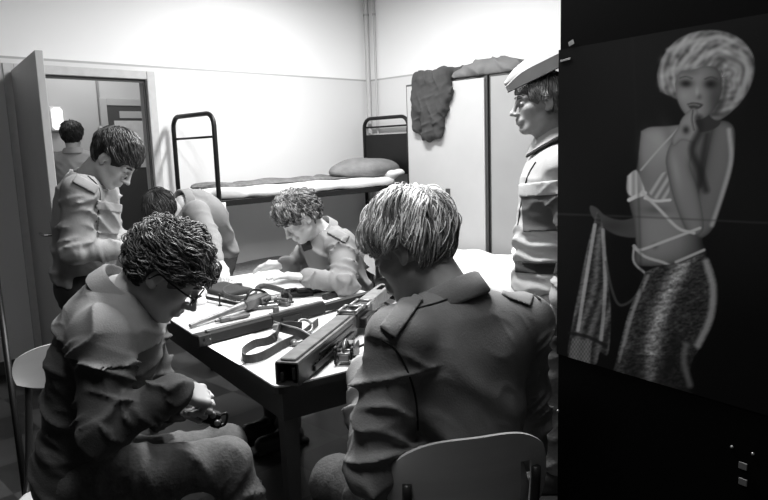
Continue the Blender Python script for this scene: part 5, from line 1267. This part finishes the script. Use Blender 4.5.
# side cap: boat-shaped, pointed in front, worn tilted forward
A_ = np.array([rotv(v, P7.A[1], .34) for v in P7.A]); hc = P7.head+P7.A[2]*.118-P7.A[0]*.012
cp = empty('side_cap', hc); tag(cp, 'light cloth side cap worn by the soldier at the right', 'cap')
M['capcloth'] = cloth('cap_cloth', .30)
q = lambda f_, u_, l_=0.: hc+A_[0]*f_+A_[1]*l_+A_[2]*u_
s = Sdf(); s.ell(q(0, .0), (.120, .089, .030), A_, k=.02); s.cone(q(.145, .012), q(.0, .048), .008, .012, k=.045); s.cone(q(-.135, .012), q(.0, .048), .010, .012, k=.045); s.ell(q(0, .02), (.118, .066, .040), A_, k=.03)
s.cone(q(.10, .040), q(-.10, .040), .003, .003, k=.006, op='s'); s.ell(q(0, -.036), (.106, .081, .028), A_, k=.006, op='s')
sdf_obj('crown', s, .004, M['capcloth'], cp, post=lambda G, X, Y, Z: G-.007*ridged(X, Y, Z, 61, 75, (.5, .2, .8), (.9, .1, -.3)))
V = []; n_ = 56
for i in range(n_+1):
    t_ = 2*math.pi*i/n_; c_, s_ = math.cos(t_), math.sin(t_); ff = .126*c_+(.024*max(0, c_)**8)-(.012*max(0, -c_)**8); ll = .094*s_; top = .028-.026*max(0, c_)**6-.012*max(0, -c_)**6
    for k_, (o_, u_) in enumerate(((-.003, -.020), (.003, -.021), (.0045, top), (.001, top+.003), (-.003, top))): V.append(q(ff+o_*c_, u_, ll+o_*s_))
Fc = [(i*5+k, i*5+(k+1) % 5, (i+1)*5+(k+1) % 5, (i+1)*5+k) for i in range(n_) for k in range(5)]
autosmooth(obj('turn_up', V, [f[::-1] for f in Fc], M['capcloth'], cp), 50)
mb = MB(); mb.tube([q(.130*math.cos(t)+.024*max(0, math.cos(t))**8, -.020, .098*math.sin(t)) for t in np.linspace(0, 6.283, 48)], .002, 6); mb.build('cap_piping', M['piping'], cp, True)

# ---- 5. the curly-haired man writing at the table
P5 = Person('curly-haired man in grey field jacket leaning on the far side of the table', head=pd(299, 217, 3.42), f=(-.66, -.34, -.62), u=(-.5, -.3, .8), hs=1.0, skin='skin_p',
    neck=pd(322, 231, 3.50), chest=pd(333, 258, 3.54), pelvis=pd(358, 310, 3.66), sl=pd(343, 245, 3.36), sr=pd(315, 240, 3.70), el=pd(344, 284, 3.20), er=pd(302, 266, 3.72),
    wl=pd(306, 277, 3.20), wr=pd(284, 264, 3.60), hl=pd(355, 325, 3.5), hr=pd(345, 320, 3.7), kl=V3(-.5, 3.15, .5), kr=V3(-.6, 3.3, .5), al=V3(-.5, 3.15, .08), ar=V3(-.6, 3.32, .08), torso_f=TF(-.83, -.56))
P5.body(hands=[hand_geo(P5.wl, pd(284, 275, 3.18)-P5.wl, V3(0, 0, -1), -1, curls=((.15, .2, .15),)*4, thumb=(.95, .3, .1), h=.004, el=P5.el), hand_geo(P5.wr, pd(262, 264, 3.60)-P5.wr, V3(0, .2, -1), 1, curls=((.35, .4, .3),)*4, thumb=(.95, .25, .1), h=.004, el=P5.er)], h_head=.0055)
M['cloth5'] = cloth('grey_field_cloth', .22)
P5.jacket(M['cloth5'], h=.009, hem=.12, drape=drg(4, .010), sleeve=(.074, .064, .046), shoulder=.064, sleeve_fold=.014, chest_r=(.14, .19, .2))
P5.trousers(M['trouser']); P5.boots()
P5.vpatch('epaulette', 338, 234, 3.38, .055, .022, .010, M['cloth5'], ang=-.5, h=.006, thick=.12)
P5.vpatch('neck_opening', 306, 244, 3.42, .026, .036, .004, M['trouser_k'], ang=.35, h=.006, thick=.2)  # dark patch added to stand for the jacket's open V neck
hair('hair', P5.head, P5.A, P5.root, n=2200, length=.05, rad=.0028, tone=.2, var=.8, wave=.003, freq=1.5, curl=.008, lift=.022, grav=.15, seed=8, clumps=170, seg=12, shell=(.102, .081, .095), hairline=.052, sweep=(.3, 0, .1), topgrow=1.1, bottom=-.07)
brow(P5, .12)
chair('dark-framed chair under the curly-haired man beyond the table', (P5.pelvis[0], P5.pelvis[1]), (-.83, -.56), .80, back_w=.19, back_h=.09)

# ---- 6. the dark-haired man bending over the far end
P4 = Person('dark-haired man in pale shirt bending low over the far end of the table', head=pd(161, 211, 3.95), f=(.30, -.50, -.80), u=(.1, -.85, .5), hs=1.0, skin='skin_p',
    neck=pd(183, 203, 4.06), chest=pd(200, 215, 4.22), pelvis=pd(214, 250, 4.46), sr=pd(170, 222, 4.12), sl=pd(198, 212, 3.98), el=pd(212, 240, 3.88), er=pd(162, 245, 4.05),
    wl=pd(217, 262, 3.70), wr=pd(175, 262, 3.85), hl=pd(222, 262, 4.42), hr=pd(208, 262, 4.54), kl=V3(-1.13, 4.33, .48), kr=V3(-1.26, 4.45, .48), al=V3(-1.08, 4.42, .08), ar=V3(-1.22, 4.54, .08), torso_f=TF(.3, -.9))
P4.body(hands=[hand_geo(P4.wl, V3(.35, -.5, -.3), V3(0, 0, -1), -1, curls=((.4, .5, .4),)*4, h=.004, el=P4.el), hand_geo(P4.wr, V3(.2, -.6, -.3), V3(0, 0, -1), 1, curls=((.4, .5, .4),)*4, h=.004, el=P4.er)], h_head=.0055)
P4.jacket(cloth('pale_shirt_cloth', .25), h=.010, hem=.05, drape=drg(7, .005), sleeve=(.066, .055, .038), shoulder=.06, name='shirt')
P4.trousers(M['trouser']); P4.boots()
hair('hair', P4.head, P4.A, P4.root, n=1200, length=.09, rad=.003, tone=.022, var=.4, wave=.002, freq=1, curl=0, lift=.014, grav=.3, seed=13, clumps=120, seg=8, sweep=(.4, .2, 0))

# ---- 7. the man out in the corridor
hp_ = pd(72, 136, 6.0)
P3 = Person('dark-haired man standing in the corridor seen through the open doorway', head=hp_, f=(-.3, .9, 0), u=(0, 0, 1), neck=hp_+V3(.01, -.03, -.14), chest=hp_+V3(.02, -.03, -.36), pelvis=hp_+V3(.02, -.02, -.72),
    sr=hp_+V3(.19, .06, -.2), sl=hp_+V3(-.17, -.08, -.2), er=hp_+V3(.24, .08, -.48), el=hp_+V3(-.22, -.10, -.48), wr=hp_+V3(.2, .18, -.72), wl=hp_+V3(-.25, .02, -.72),
    hr=hp_+V3(.1, .02, -.78), hl=hp_+V3(-.07, -.05, -.78), kr=hp_*V3(1, 1, 0)+V3(.1, .02, .5), kl=hp_*V3(1, 1, 0)+V3(-.07, -.05, .5), ar=hp_*V3(1, 1, 0)+V3(.1, 0, .08), al=hp_*V3(1, 1, 0)+V3(-.07, -.07, .08), torso_f=TF(-.3, .9))
P3.body(hands=[hand_geo(P3.wr, V3(0, 0, -1), V3(-.9, 0, 0), 1, h=.006), hand_geo(P3.wl, V3(0, 0, -1), V3(.9, 0, 0), -1, h=.006)], h_head=.007)
P3.jacket(M['cloth2'], h=.012, hem=.1, drape=drg(9, .005)); P3.trousers(M['trouser']); P3.boots()
hair('hair', P3.head, P3.A, P3.root, n=900, length=.08, rad=.0035, tone=.025, var=.4, lift=.014, grav=.6, seed=17, clumps=90, seg=7)

# ---- things just inside the left edge
pole = empty('broom', pd(10, 372, 2.3)*V3(1, 1, 0)); tag(pole, 'dark broom handle leaning at the far left edge', 'broom')
b0_ = pd(20, 440, 2.15); b0_[2] = .05; mb = MB(); mb.tube([b0_, pd(-8, 245, 2.6)], .012, 10); mb.build('handle', M['iron'], pole, True)
mb = MB(); mb.box(b0_+V3(0, 0, -.02), (.13, .03, .028), bev=.01); mb.build('brush_head', M['strap'], pole)
